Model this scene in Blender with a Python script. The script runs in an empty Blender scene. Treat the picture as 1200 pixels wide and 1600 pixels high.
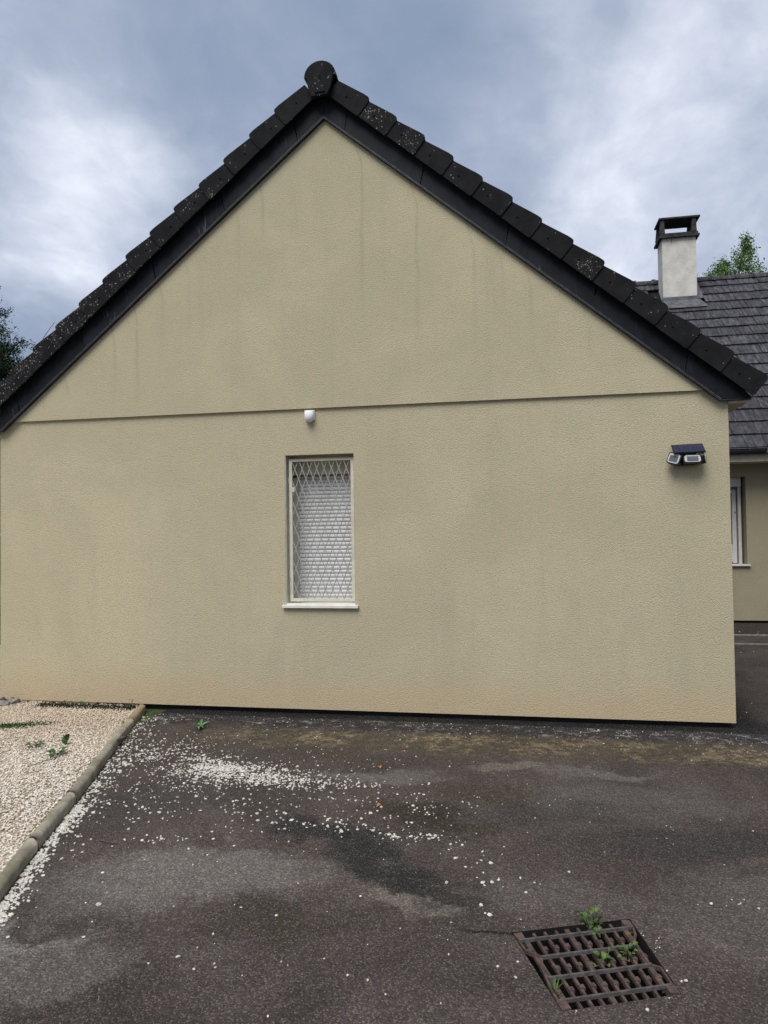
import bpy, bmesh, math, random
import numpy as np
from mathutils import Vector, Matrix

random.seed(7)
rng = np.random.default_rng(11)
scene = bpy.context.scene
C = scene.collection
PI = math.pi

# ------------------------------------------------------------------ camera
cd = bpy.data.cameras.new("camera")
cam = bpy.data.objects.new("camera", cd)
C.objects.link(cam)
cd.sensor_fit = 'VERTICAL'
cd.sensor_height = 36.0
cd.lens = 36.0 * 1130.0 / 1600.0
cd.clip_start = 0.05
cd.clip_end = 2000
right = Vector((0.98285863, 0.1838113, -0.01422426))
up = Vector((0.01846433, -0.0213765, 0.99960098))
fwd = Vector((-0.18343389, 0.98272908, 0.02440403))
m = Matrix.Identity(4)
for i in range(3):
    m[i][0] = right[i]; m[i][1] = up[i]; m[i][2] = -fwd[i]
m[0][3], m[1][3], m[2][3] = 0.0, 0.0, 1.6
cam.matrix_world = m
scene.camera = cam

# ------------------------------------------------------------------ light
SUN_EL, SUN_AZ = math.radians(56), math.radians(195)    # behind the camera, a little to the left
scene.view_settings.view_transform = 'Standard'
scene.view_settings.look = 'None'
scene.view_settings.gamma = 1.0
scene.view_settings.use_curve_mapping = False
scene.view_settings.exposure = 1.20

sl = bpy.data.lights.new("sun", 'SUN')
sl.energy = 1.5
sl.angle = math.radians(38)
sl.color = (1.0, 0.965, 0.90)
sun = bpy.data.objects.new("sun", sl)
C.objects.link(sun)
sd = Vector((math.sin(SUN_AZ) * math.cos(SUN_EL), math.cos(SUN_AZ) * math.cos(SUN_EL), math.sin(SUN_EL)))
sun.rotation_euler = (-sd).to_track_quat('-Z', 'Y').to_euler()
sun.location = (0, -5, 20)


class NT:
    """small helper round a node tree"""
    def __init__(s, tree):
        s.t = tree; s.n = tree.nodes; s.l = tree.links

    def new(s, typ, **kw):
        x = s.n.new(typ)
        for k, v in kw.items(): setattr(x, k, v)
        return x

    def put(s, sock, v):
        if v is None: return
        if isinstance(v, bpy.types.NodeSocket): s.l.new(v, sock)
        elif isinstance(v, (tuple, list)):
            v = tuple(v)
            if sock.type == 'RGBA' and len(v) == 3: v = v + (1.0,)
            sock.default_value = v
        else: sock.default_value = v

    def math(s, op, a, b=None, c=None, clamp=False):
        x = s.new('ShaderNodeMath', operation=op, use_clamp=clamp)
        s.put(x.inputs[0], a); s.put(x.inputs[1], b); s.put(x.inputs[2], c)
        return x.outputs[0]

    def vmath(s, op, a, b=None):
        x = s.new('ShaderNodeVectorMath', operation=op)
        s.put(x.inputs[0], a); s.put(x.inputs[1], b)
        return x.outputs['Value'] if op in ('DOT_PRODUCT', 'LENGTH', 'DISTANCE') else x.outputs[0]

    def mix(s, f, a, b, mode='MIX'):
        x = s.new('ShaderNodeMix', data_type='RGBA', blend_type=mode)
        s.put(x.inputs[0], f); s.put(x.inputs[6], a); s.put(x.inputs[7], b)
        return x.outputs[2]

    def noise(s, v, scale, detail=3, rough=0.55, dist=0.0, color=False):
        x = s.new('ShaderNodeTexNoise')
        s.put(x.inputs['Vector'], v); s.put(x.inputs['Scale'], scale)
        s.put(x.inputs['Detail'], detail); s.put(x.inputs['Roughness'], rough); s.put(x.inputs['Distortion'], dist)
        return x.outputs['Color' if color else 'Fac']

    def voro(s, v, scale, out='Distance', feature='F1', rnd=1.0):
        x = s.new('ShaderNodeTexVoronoi', feature=feature)
        s.put(x.inputs['Vector'], v); s.put(x.inputs['Scale'], scale); s.put(x.inputs['Randomness'], rnd)
        return x.outputs[out]

    def rng(s, v, a, b, c=0.0, d=1.0, smooth=True):
        x = s.new('ShaderNodeMapRange', interpolation_type='SMOOTHSTEP' if smooth else 'LINEAR')
        s.put(x.inputs[0], v)
        for i, q in enumerate((a, b, c, d)): s.put(x.inputs[i + 1], q)
        return x.outputs[0]

    def sep(s, v):
        x = s.new('ShaderNodeSeparateXYZ'); s.put(x.inputs[0], v); return x.outputs

    def comb(s, a, b, c):
        x = s.new('ShaderNodeCombineXYZ')
        for i, q in enumerate((a, b, c)): s.put(x.inputs[i], q)
        return x.outputs[0]

    def bump(s, h, strength, dist):
        x = s.new('ShaderNodeBump'); s.put(x.inputs['Strength'], strength); s.put(x.inputs['Distance'], dist)
        s.put(x.inputs['Height'], h); return x.outputs[0]


# ------------------------------------------------------------------ sky
world = bpy.data.worlds.new("World")
scene.world = world
world.use_nodes = True
wt = NT(world.node_tree)
wt.n.clear()
out = wt.new('ShaderNodeOutputWorld')
sky = wt.new('ShaderNodeTexSky', sky_type='NISHITA', sun_disc=False)
sky.sun_elevation = SUN_EL
sky.sun_rotation = SUN_AZ
sky.air_density = 1.0; sky.dust_density = 2.0
bg1 = wt.new('ShaderNodeBackground'); wt.l.new(sky.outputs[0], bg1.inputs[0]); bg1.inputs[1].default_value = 0.07
dirv = wt.new('ShaderNodeTexCoord').outputs['Generated']
dx, dy, dz = wt.sep(dirv)
zz = wt.math('ADD', wt.math('MAXIMUM', dz, 0.0), 0.32)
pl = wt.comb(wt.math('DIVIDE', dx, zz), wt.math('DIVIDE', dy, zz), wt.math('MULTIPLY', dz, 0.6))
dw = wt.vmath('MULTIPLY', wt.vmath('SUBTRACT', wt.noise(pl, 2.4, 3, .55, 0, True), (.5, .5, .5)), (.22, .22, .0))
pw_ = wt.vmath('ADD', pl, dw)
big = wt.noise(pl, 1.15, 2, 0.5, 0.5)
mid = wt.noise(wt.vmath('ADD', pw_, (3.1, 7.7, 0)), 2.3, 6, 0.54, 0.15)
fine = wt.noise(wt.vmath('MULTIPLY', wt.vmath('ADD', pw_, (9.1, 2.7, 0)), (1.0, .75, 1.0)), 6.0, 8, 0.62, 0.1)


def pix(x, y):      # direction of a place in the sky
    return (right * ((x - 600) / 1130.0) - up * ((y - 800) / 1130.0) + fwd).normalized()


warp = wt.vmath('SUBTRACT', wt.noise(pl, 1.8, 4, 0.6, 0.0, True), (0.5, 0.5, 0.5))
wdir = wt.vmath('NORMALIZE', wt.vmath('ADD', dirv, wt.vmath('MULTIPLY', warp, (0.30, 0.30, 0.30))))
cl = wt.math('ADD', wt.math('MULTIPLY', big, 0.20), wt.math('MULTIPLY', wt.math('SUBTRACT', mid, .5), 0.95))
cl = wt.math('ADD', wt.math('ADD', cl, .41), wt.math('MULTIPLY', wt.math('SUBTRACT', fine, .5), 0.40))
# cloud banks of this sky: bright ones, then dark ones
for (px, py, r, amt) in ((95, 235, 0.17, 0.19), (200, 330, 0.12, 0.10), (30, 120, 0.12, 0.10), (930, 385, 0.19, 0.27), (700, 480, 0.2, 0.06),
                         (1120, 80, 0.18, 0.15), (1010, 210, 0.10, 0.08), (60, 440, 0.12, 0.06),
                         (730, 235, 0.26, -0.22), (330, 60, 0.20, -0.14), (380, 230, 0.16, -0.06), (15, 560, 0.10, -0.24), (1130, 300, 0.12, -0.10), (20, 20, .1, -.12)):
    d = pix(px, py)
    dd = wt.vmath('DISTANCE', wdir, tuple(d))
    g = wt.rng(dd, 0.0, r * 1.7, 1.0, 0.0)
    cl = wt.math('ADD', cl, wt.math('MULTIPLY', g, amt))
ramp = wt.new('ShaderNodeValToRGB')
wt.l.new(cl, ramp.inputs[0])
e = ramp.color_ramp.elements
e[0].position = 0.24; e[0].color = (0.125, 0.160, 0.225, 1)
e[1].position = 0.98; e[1].color = (0.54, 0.56, 0.60, 1)
for pos, col in ((0.40, (0.160, 0.192, 0.255)), (0.54, (0.205, 0.235, 0.298)), (0.72, (0.32, 0.345, 0.405))):
    q = e.new(pos); q.color = col + (1,)
bg2 = wt.new('ShaderNodeBackground'); wt.l.new(ramp.outputs[0], bg2.inputs[0]); bg2.inputs[1].default_value = 0.92
mx = wt.new('ShaderNodeMixShader')
mx.inputs[0].default_value = 0.92
wt.l.new(bg1.outputs[0], mx.inputs[1]); wt.l.new(bg2.outputs[0], mx.inputs[2])
wt.l.new(mx.outputs[0], out.inputs[0])


# ------------------------------------------------------------------ materials
def mat(name, fn, rough=0.8, metal=0.0, spec=0.3):
    m = bpy.data.materials.new(name); m.use_nodes = True
    t = NT(m.node_tree); b = m.node_tree.nodes['Principled BSDF']
    b.inputs['Roughness'].default_value = rough
    b.inputs['Metallic'].default_value = metal
    b.inputs['Specular IOR Level'].default_value = spec
    oc = t.new('ShaderNodeTexCoord').outputs['Object']
    r = fn(t, oc)
    t.put(b.inputs['Base Color'], r[0])
    if len(r) > 1 and r[1] is not None: t.l.new(r[1], b.inputs['Normal'])
    if len(r) > 2 and r[2] is not None: t.put(b.inputs['Roughness'], r[2])
    return m


STREAKS = [(-1.333, 4.90, 2.1, .30), (-0.839, 4.50, 1.9, .30), (-3.523, 3.74, 1.2, .34), (-3.75, 3.52, .95, .34), (-4.50, 2.93, .25, .3),
           (-4.26, 3.10, .4, .3), (-2.259, 4.76, .8, .3), (-3.265, 3.95, .9, .26), (-0.345, 4.08, 1.4, .22), (0.136, 3.55, .85, .24),
           (-2.50, 4.55, .7, .16), (-0.10, 3.86, 1.1, .12), (0.62, 3.3, .6, .16), (-3.0, 4.15, 1.1, .14)]


def stucco(t, oc, base=(0.545, 0.487, 0.338), streaks=True):
    x, y, z = t.sep(oc)
    blot = t.noise(oc, 0.75, 5, 0.62, 0.6)
    blot2 = t.noise(oc, 3.3, 4, 0.6)
    grain = t.noise(oc, 118, 3, 0.6)
    cells = t.voro(oc, 150)
    c = t.mix(t.rng(blot, 0.36, 0.66), tuple(v * 0.92 for v in base), tuple(v * 1.04 for v in base))
    c = t.mix(t.math('MULTIPLY', t.rng(blot2, 0.45, 0.75), 0.28), c, (base[0] * .80, base[1] * .81, base[2] * .86))
    # faint vertical run marks
    sv = t.noise(t.comb(t.math('MULTIPLY', x, 5.5), t.math('MULTIPLY', y, 5.5), t.math('MULTIPLY', z, 0.35)), 1.0, 4, 0.65)
    c = t.mix(t.math('MULTIPLY', t.rng(sv, 0.50, 0.75), 0.26), c, (base[0] * .72, base[1] * .72, base[2] * .74))
    if streaks:
        wx = t.math('ADD', x, t.math('MULTIPLY', t.math('SUBTRACT', t.noise(oc, 2.2, 2), 0.5), 0.06))
        tot = None
        for (sx, zt, L, a) in STREAKS:
            zt = 5.326 - .824 * abs(sx + 1.665) + .03        # every run starts at the verge
            curve = t.math('MULTIPLY', t.rng(z, zt - .25, zt), -0.05)
            d = t.math('ABSOLUTE', t.math('SUBTRACT', t.math('SUBTRACT', wx, sx), curve))
            g = t.rng(d, 0.0, t.rng(z, zt - L, zt, .055, .018), 1, 0)
            g = t.math('MULTIPLY', g, t.rng(z, zt - L, zt - L * .2))
            g = t.math('MULTIPLY', g, a * .85)
            tot = g if tot is None else t.math('ADD', tot, g)
        tot = t.math('MULTIPLY', tot, t.rng(t.noise(oc, 14, 4, .7), .3, .62, .45, 1.0))
        c = t.mix(tot, c, (0.16, 0.145, 0.10))
        # pale lime run under the window sill
        d = t.math('ABSOLUTE', t.math('SUBTRACT', wx, -2.085))
        g = t.math('MULTIPLY', t.rng(d, 0, .04, 1, 0), t.rng(z, .95, .3, .0, .30))
        c = t.mix(g, c, (0.62, 0.57, 0.45))
        # splash-stained foot of the wall, warmer
        foot = t.math('MULTIPLY', t.rng(t.math('ADD', z, t.math('MULTIPLY', t.math('SUBTRACT', blot2, .5), .35)), 0.46, 0.0), 0.75)
        c = t.mix(foot, c, (0.56, 0.415, 0.265))
        # specks
        sp = t.voro(oc, 1.6)
        c = t.mix(t.rng(sp, 0.014, 0.006), c, (0.05, 0.04, 0.03))
    g2 = t.math('ADD', grain, t.math('MULTIPLY', cells, 0.6))
    worm = t.noise(t.vmath('MULTIPLY', oc, (1, 1, 1.7)), 55, 4, .7, .8)
    c = t.mix(t.rng(worm, .60, .74, 0, .42), c, (base[0] * .50, base[1] * .49, base[2] * .45))
    c = t.mix(t.rng(g2, 0.58, 0.95, 0.0, 0.5), c, (base[0] * .60, base[1] * .59, base[2] * .56))
    c = t.mix(t.rng(grain, 0.56, 0.8, 0, .35), c, (base[0] * 1.22, base[1] * 1.22, base[2] * 1.24))
    h = t.math('SUBTRACT', grain, t.math('MULTIPLY', cells, 0.7))
    h = t.math('ADD', h, t.math('MULTIPLY', t.noise(oc, 45, 2), 0.25))
    return c, t.bump(h, 0.75, 0.006)


M = {}
M['stucco'] = mat('beige_roughcast_render', lambda t, o: stucco(t, o), 0.95, spec=0.1)
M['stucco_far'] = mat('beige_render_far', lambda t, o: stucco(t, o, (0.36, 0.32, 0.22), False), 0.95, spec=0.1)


def plain(col, var=0.2, sc=12, bs=0.0, bd=0.002, bsc=60, objvar=0.0):
    def f(t, oc):
        if objvar:
            oi = t.new('ShaderNodeObjectInfo').outputs['Random']
            oc = t.vmath('ADD', oc, t.comb(t.math('MULTIPLY', oi, 37.0), t.math('MULTIPLY', oi, 91.0), 0.0))
        n = t.noise(oc, sc, 5, 0.6)
        c = t.mix(t.rng(n, 0.3, 0.7), tuple(v * (1 - var) for v in col), tuple(v * (1 + var) for v in col))
        if objvar:
            k = t.math('ADD', t.math('MULTIPLY', oi, 2 * objvar), 1 - objvar)
            c = t.mix(1.0, c, t.comb(k, k, k), 'MULTIPLY')
        return c, (t.bump(t.noise(oc, bsc, 4, 0.6), bs, bd) if bs else None)
    return f


def chim(t, o):
    c = plain((0.55, 0.53, 0.49), .12, 5)(t, o)[0]
    x, y, z = t.sep(o)
    n = t.noise(o, 4.5, 5, .65)
    c = t.mix(t.math('MULTIPLY', t.rng(n, .52, .72), t.rng(z, 6.9, 7.7, 0.0, .75)), c, (0.40, 0.31, 0.19))
    c = t.mix(t.math('MULTIPLY', t.rng(n, .40, .60), t.rng(z, 6.55, 6.40, 0, .8)), c, (0.20, 0.16, 0.12))
    s = t.noise(t.comb(t.math('MULTIPLY', x, 22), 0.0, t.math('MULTIPLY', z, 1.5)), 1, 2)
    c = t.mix(t.math('MULTIPLY', t.rng(s, .66, .74), t.rng(z, 7.50, 7.72, 0, .8)), c, (0.06, 0.05, 0.04))
    return c, t.bump(t.noise(o, 35, 4, .6), .5, .01)


def rust(t, o):
    n = t.noise(o, 28, 6, .7)
    c = t.mix(t.rng(n, .35, .7), (0.045, 0.034, 0.031), (0.13, 0.085, 0.068))
    c = t.mix(t.rng(t.noise(o, 9, 3), .6, .75, 0, .7), c, (0.20, 0.10, 0.055))
    return c, t.bump(t.noise(o, 160, 4, .7), .7, .003)


M['plinth'] = mat('black_plinth_coating', plain((0.02, 0.019, 0.018), .3, 9, .4), 0.9)
M['white_pvc'] = mat('white_pvc', plain((0.52, 0.51, 0.49), .06, 5), 0.45)
M['slat'] = mat('grey_white_slats', plain((0.70, 0.71, 0.73), .07, 7), 0.45)
M['cream_paint'] = mat('cream_metal_paint', plain((0.56, 0.53, 0.44), .10, 14), 0.5)
M['shaded_grille_paint'] = mat('shaded_cream_paint', plain((0.36, 0.34, 0.28), .12, 20), 0.6)  # the cream made darker: shading of the thin rods put into the colour
M['grey_beige'] = mat('weathered_aluminium_sill', plain((0.66, 0.64, 0.58), .10, 9), 0.5)
M['zinc'] = mat('dark_zinc', plain((0.022, 0.024, 0.028), .35, 7, .2), 0.6, 0.2)
M['zinc_light'] = mat('worn_zinc_edge', plain((0.075, 0.078, 0.085), .5, 22, .2), 0.6, 0.2)
M['lead'] = mat('grey_flashing', plain((0.105, 0.11, 0.12), .35, 9, .2), 0.5, 0.3)
M['black_plastic'] = mat('black_plastic', plain((0.012, 0.012, 0.013), .2, 10), 0.4)
M['white_plastic'] = mat('white_plastic', plain((0.78, 0.78, 0.80), .04, 10), 0.35)
M['glass_dark'] = mat('dark_window_glass', plain((0.01, 0.011, 0.012), .1, 3), 0.06, spec=0.6)
M['brick_white'] = mat('whitewashed_chimney_render', lambda t, o: chim(t, o), 0.95)
M['soot'] = mat('sooty_concrete', plain((0.035, 0.034, 0.033), .5, 12, .5, .006, 40), 0.95)
M['rust'] = mat('rusty_cast_iron', lambda t, o: rust(t, o), 0.75)
M['rust_light'] = mat('worn_grey_iron', plain((0.085, 0.075, 0.075), .35, 40, .5, .003, 160), 0.7)
M['pit'] = mat('dark_wet_concrete', plain((0.008, 0.007, 0.006), .4, 12, .4), 0.9)
M['soil'] = mat('brown_soil', plain((0.028, 0.022, 0.017), .5, 20, .6, .01, 70), 0.95)
M['soil_board'] = mat('weathered_brown_board', plain((0.17, 0.12, 0.07), .35, 16, .4), 0.9)
M['soffit'] = mat('beige_soffit_paint', plain((0.50, 0.45, 0.34), .06, 9), 0.7)
M['joint'] = mat('pale_concrete_edging', plain((0.20, 0.185, 0.165), .3, 18, .4, .003, 80), 0.9)
M['bark'] = mat('brown_bark', plain((0.075, 0.058, 0.042), .35, 14, .7, .01, 30), 0.95)
M['twig'] = mat('dry_twig', plain((0.07, 0.058, 0.05), .3, 30), 0.9)
M['dead_leaf'] = mat('orange_dead_leaf', plain((0.32, 0.15, 0.045), .3, 40), 0.8)
M['pot'] = mat('grey_glazed_pot', plain((0.16, 0.17, 0.165), .3, 30), 0.35)
M['grass'] = mat('rough_grass', plain((0.05, 0.075, 0.025), .45, 3, .8, .03, 40), 0.95)


# materials whose functions come after the table above
def remat(key, name, fn, **kw): M[key] = mat(name, fn, **kw)


def tile_mat(t, oc, base, spot=0.0, far=False):
    oi = t.new('ShaderNodeObjectInfo').outputs['Random']
    at = t.new('ShaderNodeAttribute', attribute_type='OBJECT', attribute_name='lichen').outputs['Fac']
    o2 = t.vmath('ADD', oc, t.comb(t.math('MULTIPLY', oi, 53.0), t.math('MULTIPLY', oi, 17.0), t.math('MULTIPLY', oi, 29.0)))
    n = t.noise(o2, 9, 5, .6)
    c = t.mix(t.rng(n, .3, .7), tuple(v * .7 for v in base), tuple(v * 1.35 for v in base))
    if far:
        s = t.noise(t.comb(t.math('MULTIPLY', t.sep(o2)[0], 16), t.math('MULTIPLY', t.sep(o2)[1], 2.2), 0.0), 1, 4, .6)
        c = t.mix(t.rng(s, .40, .66), t.mix(1.0, c, (0.58, 0.58, 0.60), 'MULTIPLY'), t.mix(1.0, c, (1.4, 1.4, 1.42), 'MULTIPLY'))
        k = t.math('ADD', t.math('MULTIPLY', oi, .5), .75)
        c = t.mix(1.0, c, t.comb(k, k, k), 'MULTIPLY')
    # round lichen spots of three sizes
    for sc, thr, lvl, col in ((50, .32, .62, (0.34, 0.34, 0.31)), (100, .34, .54, (0.25, 0.25, 0.22)), (34, .24, 1.2, (0.26, 0.22, 0.10))):
        v = t.voro(o2, sc)
        cell = t.sep(t.voro(o2, sc, 'Color'))[0]
        msk = t.math('ADD', t.math('MULTIPLY', at, .40), t.math('MULTIPLY', t.math('SUBTRACT', t.noise(o2, 9, 3), .56), 1.3))
        on = t.math('LESS_THAN', cell, t.math('SUBTRACT', msk, (1 - lvl) * .25))
        sp = t.math('MULTIPLY', t.rng(v, thr, thr * .6), on)
        c = t.mix(t.math('MULTIPLY', sp, .75), c, col)
    return c, t.bump(t.noise(o2, 140, 4, .6), .35, .002)


remat('tile', 'black_concrete_tile', lambda t, o: tile_mat(t, o, (0.0098, 0.0100, 0.0118)), rough=.85, spec=.15)
remat('tile_far', 'weathered_grey_tile', lambda t, o: tile_mat(t, o, (0.046, 0.045, 0.052), far=True), rough=.7, spec=.3)


def slate(t, oc):
    oi = t.new('ShaderNodeObjectInfo').outputs['Random']
    o2 = t.vmath('ADD', oc, t.comb(t.math('MULTIPLY', oi, 5.0), 0.0, 0.0))
    n = t.noise(o2, 7, 6, .65, .6)
    c = t.mix(t.rng(n, .35, .72), (0.0035, 0.0046, 0.0080), (0.0095, 0.0120, 0.0195))
    x, y, z = t.sep(o2)
    s = t.noise(t.comb(t.math('ADD', t.math('MULTIPLY', x, 30), t.math('MULTIPLY', z, 3)), 0.0, t.math('MULTIPLY', z, 3.0)), 1, 4, .6)
    c = t.mix(t.rng(s, .60, .78, 0, .4), c, (0.05, 0.056, 0.075))
    w = t.math('MULTIPLY', t.rng(s, .55, .7), t.rng(t.noise(o2, 3.1, 2), .60, .72))
    c = t.mix(w, c, (0.17, 0.18, 0.21))
    return c, t.bump(t.noise(o2, 50, 4, .6), .25, .002)


remat('slate', 'blue_black_slate_board', slate, rough=.65, spec=.2)


# stains on the asphalt: x, y, half sizes, turn, colour, strength
BLOTS = [(-1.15, 3.88, .34, .14, -.3, (0.018, 0.017, 0.017), .85), (-0.75, 3.62, .42, .17, -.75, (0.016, 0.016, 0.016), .9),
         (-0.50, 3.36, .30, .16, -.5, (0.019, 0.018, 0.017), .7), (-0.55, 4.15, .40, .20, -.3, (0.026, 0.021, 0.012), .85),
         (-0.25, 4.55, .45, .22, -.2, (0.042, 0.034, 0.020), .7), (-1.55, 3.30, .62, .30, .15, (0.175, 0.16, 0.145), .60),
         (-0.55, 3.18, .22, .11, -.2, (0.20, 0.175, 0.15), .5), (-1.95, 3.0, .38, .22, .1, (0.14, 0.13, 0.12), .45),
         (-1.75, 2.5, .3, .25, .1, (0.14, 0.125, 0.115), .5), (0.6, 4.55, .7, .26, .1, (0.12, 0.11, 0.105), .35),
         (1.0, 4.0, .9, .2, .15, (0.026, 0.025, 0.025), .6), (0.2, 4.3, .5, .18, .2, (0.03, 0.028, 0.027), .5),
         (1.1, 3.3, .6, .35, .1, (0.13, 0.12, 0.115), .3), (-1.05, 4.75, .55, .12, .1, (0.15, 0.14, 0.13), .5),
         (-1.0, 2.95, .4, .16, .1, (0.035, 0.028, 0.018), .5), (-2.2, 4.2, .5, .35, .4, (0.04, 0.038, 0.038), .6),
         (0.55, 5.05, .4, .1, .0, (0.16, 0.15, 0.15), .45), (-1.35, 5.1, .5, .1, .0, (0.06, 0.045, 0.03), .6),
         (-0.1, 5.1, .3, .09, 0, (0.17, 0.15, 0.12), .5), (0.1, 3.35, .4, .22, 0, (0.12, 0.11, 0.10), .3), (-2.15, 2.55, .3, .14, .2, (0.20, 0.19, 0.18), .6), (-1.5, 2.25, .5, .15, .1, (0.035, 0.028, 0.024), .5)]


def asphalt(t, oc):
    x, y, z = t.sep(oc)
    big = t.noise(oc, 0.9, 5, .6, .8)
    v1 = t.voro(oc, 135, 'Color'); a1 = t.sep(v1)[0]
    d1 = t.voro(oc, 135)
    v2 = t.sep(t.voro(oc, 210, 'Color'))[1]
    c = t.mix(t.rng(big, .3, .7), (0.042, 0.0325, 0.0290), (0.084, 0.067, 0.060))
    c = t.mix(t.rng(t.noise(oc, 5, 5, .65), .35, .7, 0, .6), c, (0.050, 0.040, 0.034))
    warpv = t.vmath('MULTIPLY', t.vmath('SUBTRACT', t.noise(oc, 3.2, 5, .65, 0, True), (.5, .5, .5)), (.75, .75, 0))
    wp = t.vmath('ADD', oc, warpv)
    wx, wy, wz = t.sep(wp)
    edge = t.math('ADD', t.math('MULTIPLY', t.math('SUBTRACT', t.noise(oc, 26, 5, .75), .5), 1.5), t.math('MULTIPLY', t.math('SUBTRACT', t.noise(oc, 7, 4, .6), .5), 1.3))
    for (bx, by, sx, sy, a, col, amt) in BLOTS:
        ca, sa = math.cos(a), math.sin(a)
        ux = t.math('SUBTRACT', wx, bx); uy = t.math('SUBTRACT', wy, by)
        p = t.math('DIVIDE', t.math('ADD', t.math('MULTIPLY', ux, ca), t.math('MULTIPLY', uy, sa)), sx)
        q = t.math('DIVIDE', t.math('SUBTRACT', t.math('MULTIPLY', uy, ca), t.math('MULTIPLY', ux, sa)), sy)
        r = t.math('ADD', t.math('ADD', t.math('MULTIPLY', p, p), t.math('MULTIPLY', q, q)), edge)
        c = t.mix(t.rng(r, 1.5, .1, 0, amt), c, col)
    wy2 = t.math('ADD', y, t.math('MULTIPLY', t.math('SUBTRACT', t.noise(oc, 2.6, 5, .65), .5), .34))
    # mossy yellow-brown band, then a black one with lime crumbs at the foot of the wall
    inx = t.rng(x, -3.3, -1.4)
    band = t.math('MULTIPLY', t.rng(wy2, 5.22, 5.50), t.rng(wy2, 6.02, 5.82))
    sp = t.math('MULTIPLY', t.rng(t.noise(oc, 14, 6, .8), .44, .60), t.rng(t.noise(oc, 90, 3, .7), .32, .52))
    c = t.mix(t.math('MULTIPLY', t.math('MULTIPLY', band, inx), .6), c, (0.050, 0.042, 0.024))
    patch = t.rng(t.noise(oc, 2.3, 4, .65), .38, .58, .15, 1.0)
    c = t.mix(t.math('MULTIPLY', t.math('MULTIPLY', t.math('MULTIPLY', band, sp), patch), t.math('MULTIPLY', inx, .95)), c, (0.215, 0.170, 0.098))
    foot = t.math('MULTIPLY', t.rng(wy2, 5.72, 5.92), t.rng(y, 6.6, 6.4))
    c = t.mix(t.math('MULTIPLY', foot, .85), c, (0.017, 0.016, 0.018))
    lime = t.rng(t.noise(t.comb(t.math('MULTIPLY', x, 8), t.math('MULTIPLY', y, 13), 0.0), 1, 7, .8), .50, .62)
    lime = t.math('MULTIPLY', lime, t.rng(t.noise(oc, 1.7, 3), .40, .60, .15, 1.0))
    lime = t.math('MULTIPLY', lime, t.math('MULTIPLY', t.rng(y, 5.75, 5.95), t.rng(y, 6.28, 6.15)))
    c = t.mix(t.math('MULTIPLY', lime, t.rng(t.noise(oc, 80, 3, .7), .36, .52, 0, 1.0)), c, (0.29, 0.28, 0.275))
    gap_shade = t.math('MULTIPLY', t.rng(t.math('ADD', y, t.math('MULTIPLY', t.noise(oc, 6, 4, .6), .08)), 6.17, 6.21), t.rng(x, 2.1, 1.8))
    c = t.mix(t.math('MULTIPLY', gap_shade, .92), c, (0.006, 0.006, 0.006))  # dark of the gap under the wall, painted on as a black strip
    # old seam and a crack beside the grate
    c = t.mix(t.math('MULTIPLY', t.rng(t.math('ABSOLUTE', t.math('SUBTRACT', wy2, 5.30)), .02, .0), t.rng(x, .1, .9, 0, .5)), c, (0.014, 0.013, 0.012))
    cr = t.math('ABSOLUTE', t.math('SUBTRACT', t.math('ADD', y, t.math('MULTIPLY', t.noise(oc, 12, 4), .05)), 3.035))
    crm = t.math('MULTIPLY', t.rng(cr, .013, .004), t.math('MULTIPLY', t.rng(x, -.32, -.2), t.rng(x, -.02, -.05)))
    c = t.mix(t.math('MULTIPLY', crm, .9), c, (0.008, 0.008, 0.008))
    # aggregate
    c = t.mix(t.rng(a1, .45, .05, 0, .62), c, t.mix(1.0, c, (0.42, 0.42, 0.44), 'MULTIPLY'))
    c = t.mix(t.rng(a1, .72, .98, 0, .75), c, t.mix(1.0, c, (2.15, 2.0, 1.9), 'MULTIPLY'))
    c = t.mix(t.rng(v2, .90, .97, 0, .8), c, t.mix(.5, c, (0.27, 0.25, 0.235)))
    h = t.math('SUBTRACT', t.math('MULTIPLY', a1, .5), d1)
    h = t.math('ADD', h, t.math('MULTIPLY', t.noise(oc, 30, 3), .5))
    return c, t.bump(h, .8, .005)


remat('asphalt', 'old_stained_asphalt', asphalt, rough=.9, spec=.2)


def gravel_m(t, oc, pale=False):
    # every stone is small against the cells: one cell colour per stone, more or less
    x, y, z = t.sep(oc)
    v = t.sep(t.voro(oc, 70, 'Color'))
    c = t.mix(v[0], (0.56, 0.50, 0.42), (0.76, 0.71, 0.64))
    c = t.mix(t.rng(v[1], .82, .95), c, (0.36, 0.27, 0.18))
    if pale:
        c = t.mix(v[0], (0.44, 0.41, 0.36), (0.66, 0.63, 0.57))
        return c, None
    w = t.math('ADD', y, t.math('MULTIPLY', t.math('SUBTRACT', t.noise(oc, 1.6, 4, .6), .5), 1.4))
    c = t.mix(t.rng(w, 4.7, 5.5, 0, .7), c, t.mix(.6, c, (0.42, 0.29, 0.17)))
    return c, None


remat('gravel', 'beige_gravel', lambda t, o: gravel_m(t, o), rough=.9, spec=.15)
remat('pebble', 'white_marble_chips', lambda t, o: gravel_m(t, o, True), rough=.8, spec=.2)
remat('sand', 'sand_under_gravel', plain((0.34, 0.28, 0.20), .25, 30, .8, .01, 90), rough=.95)


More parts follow.
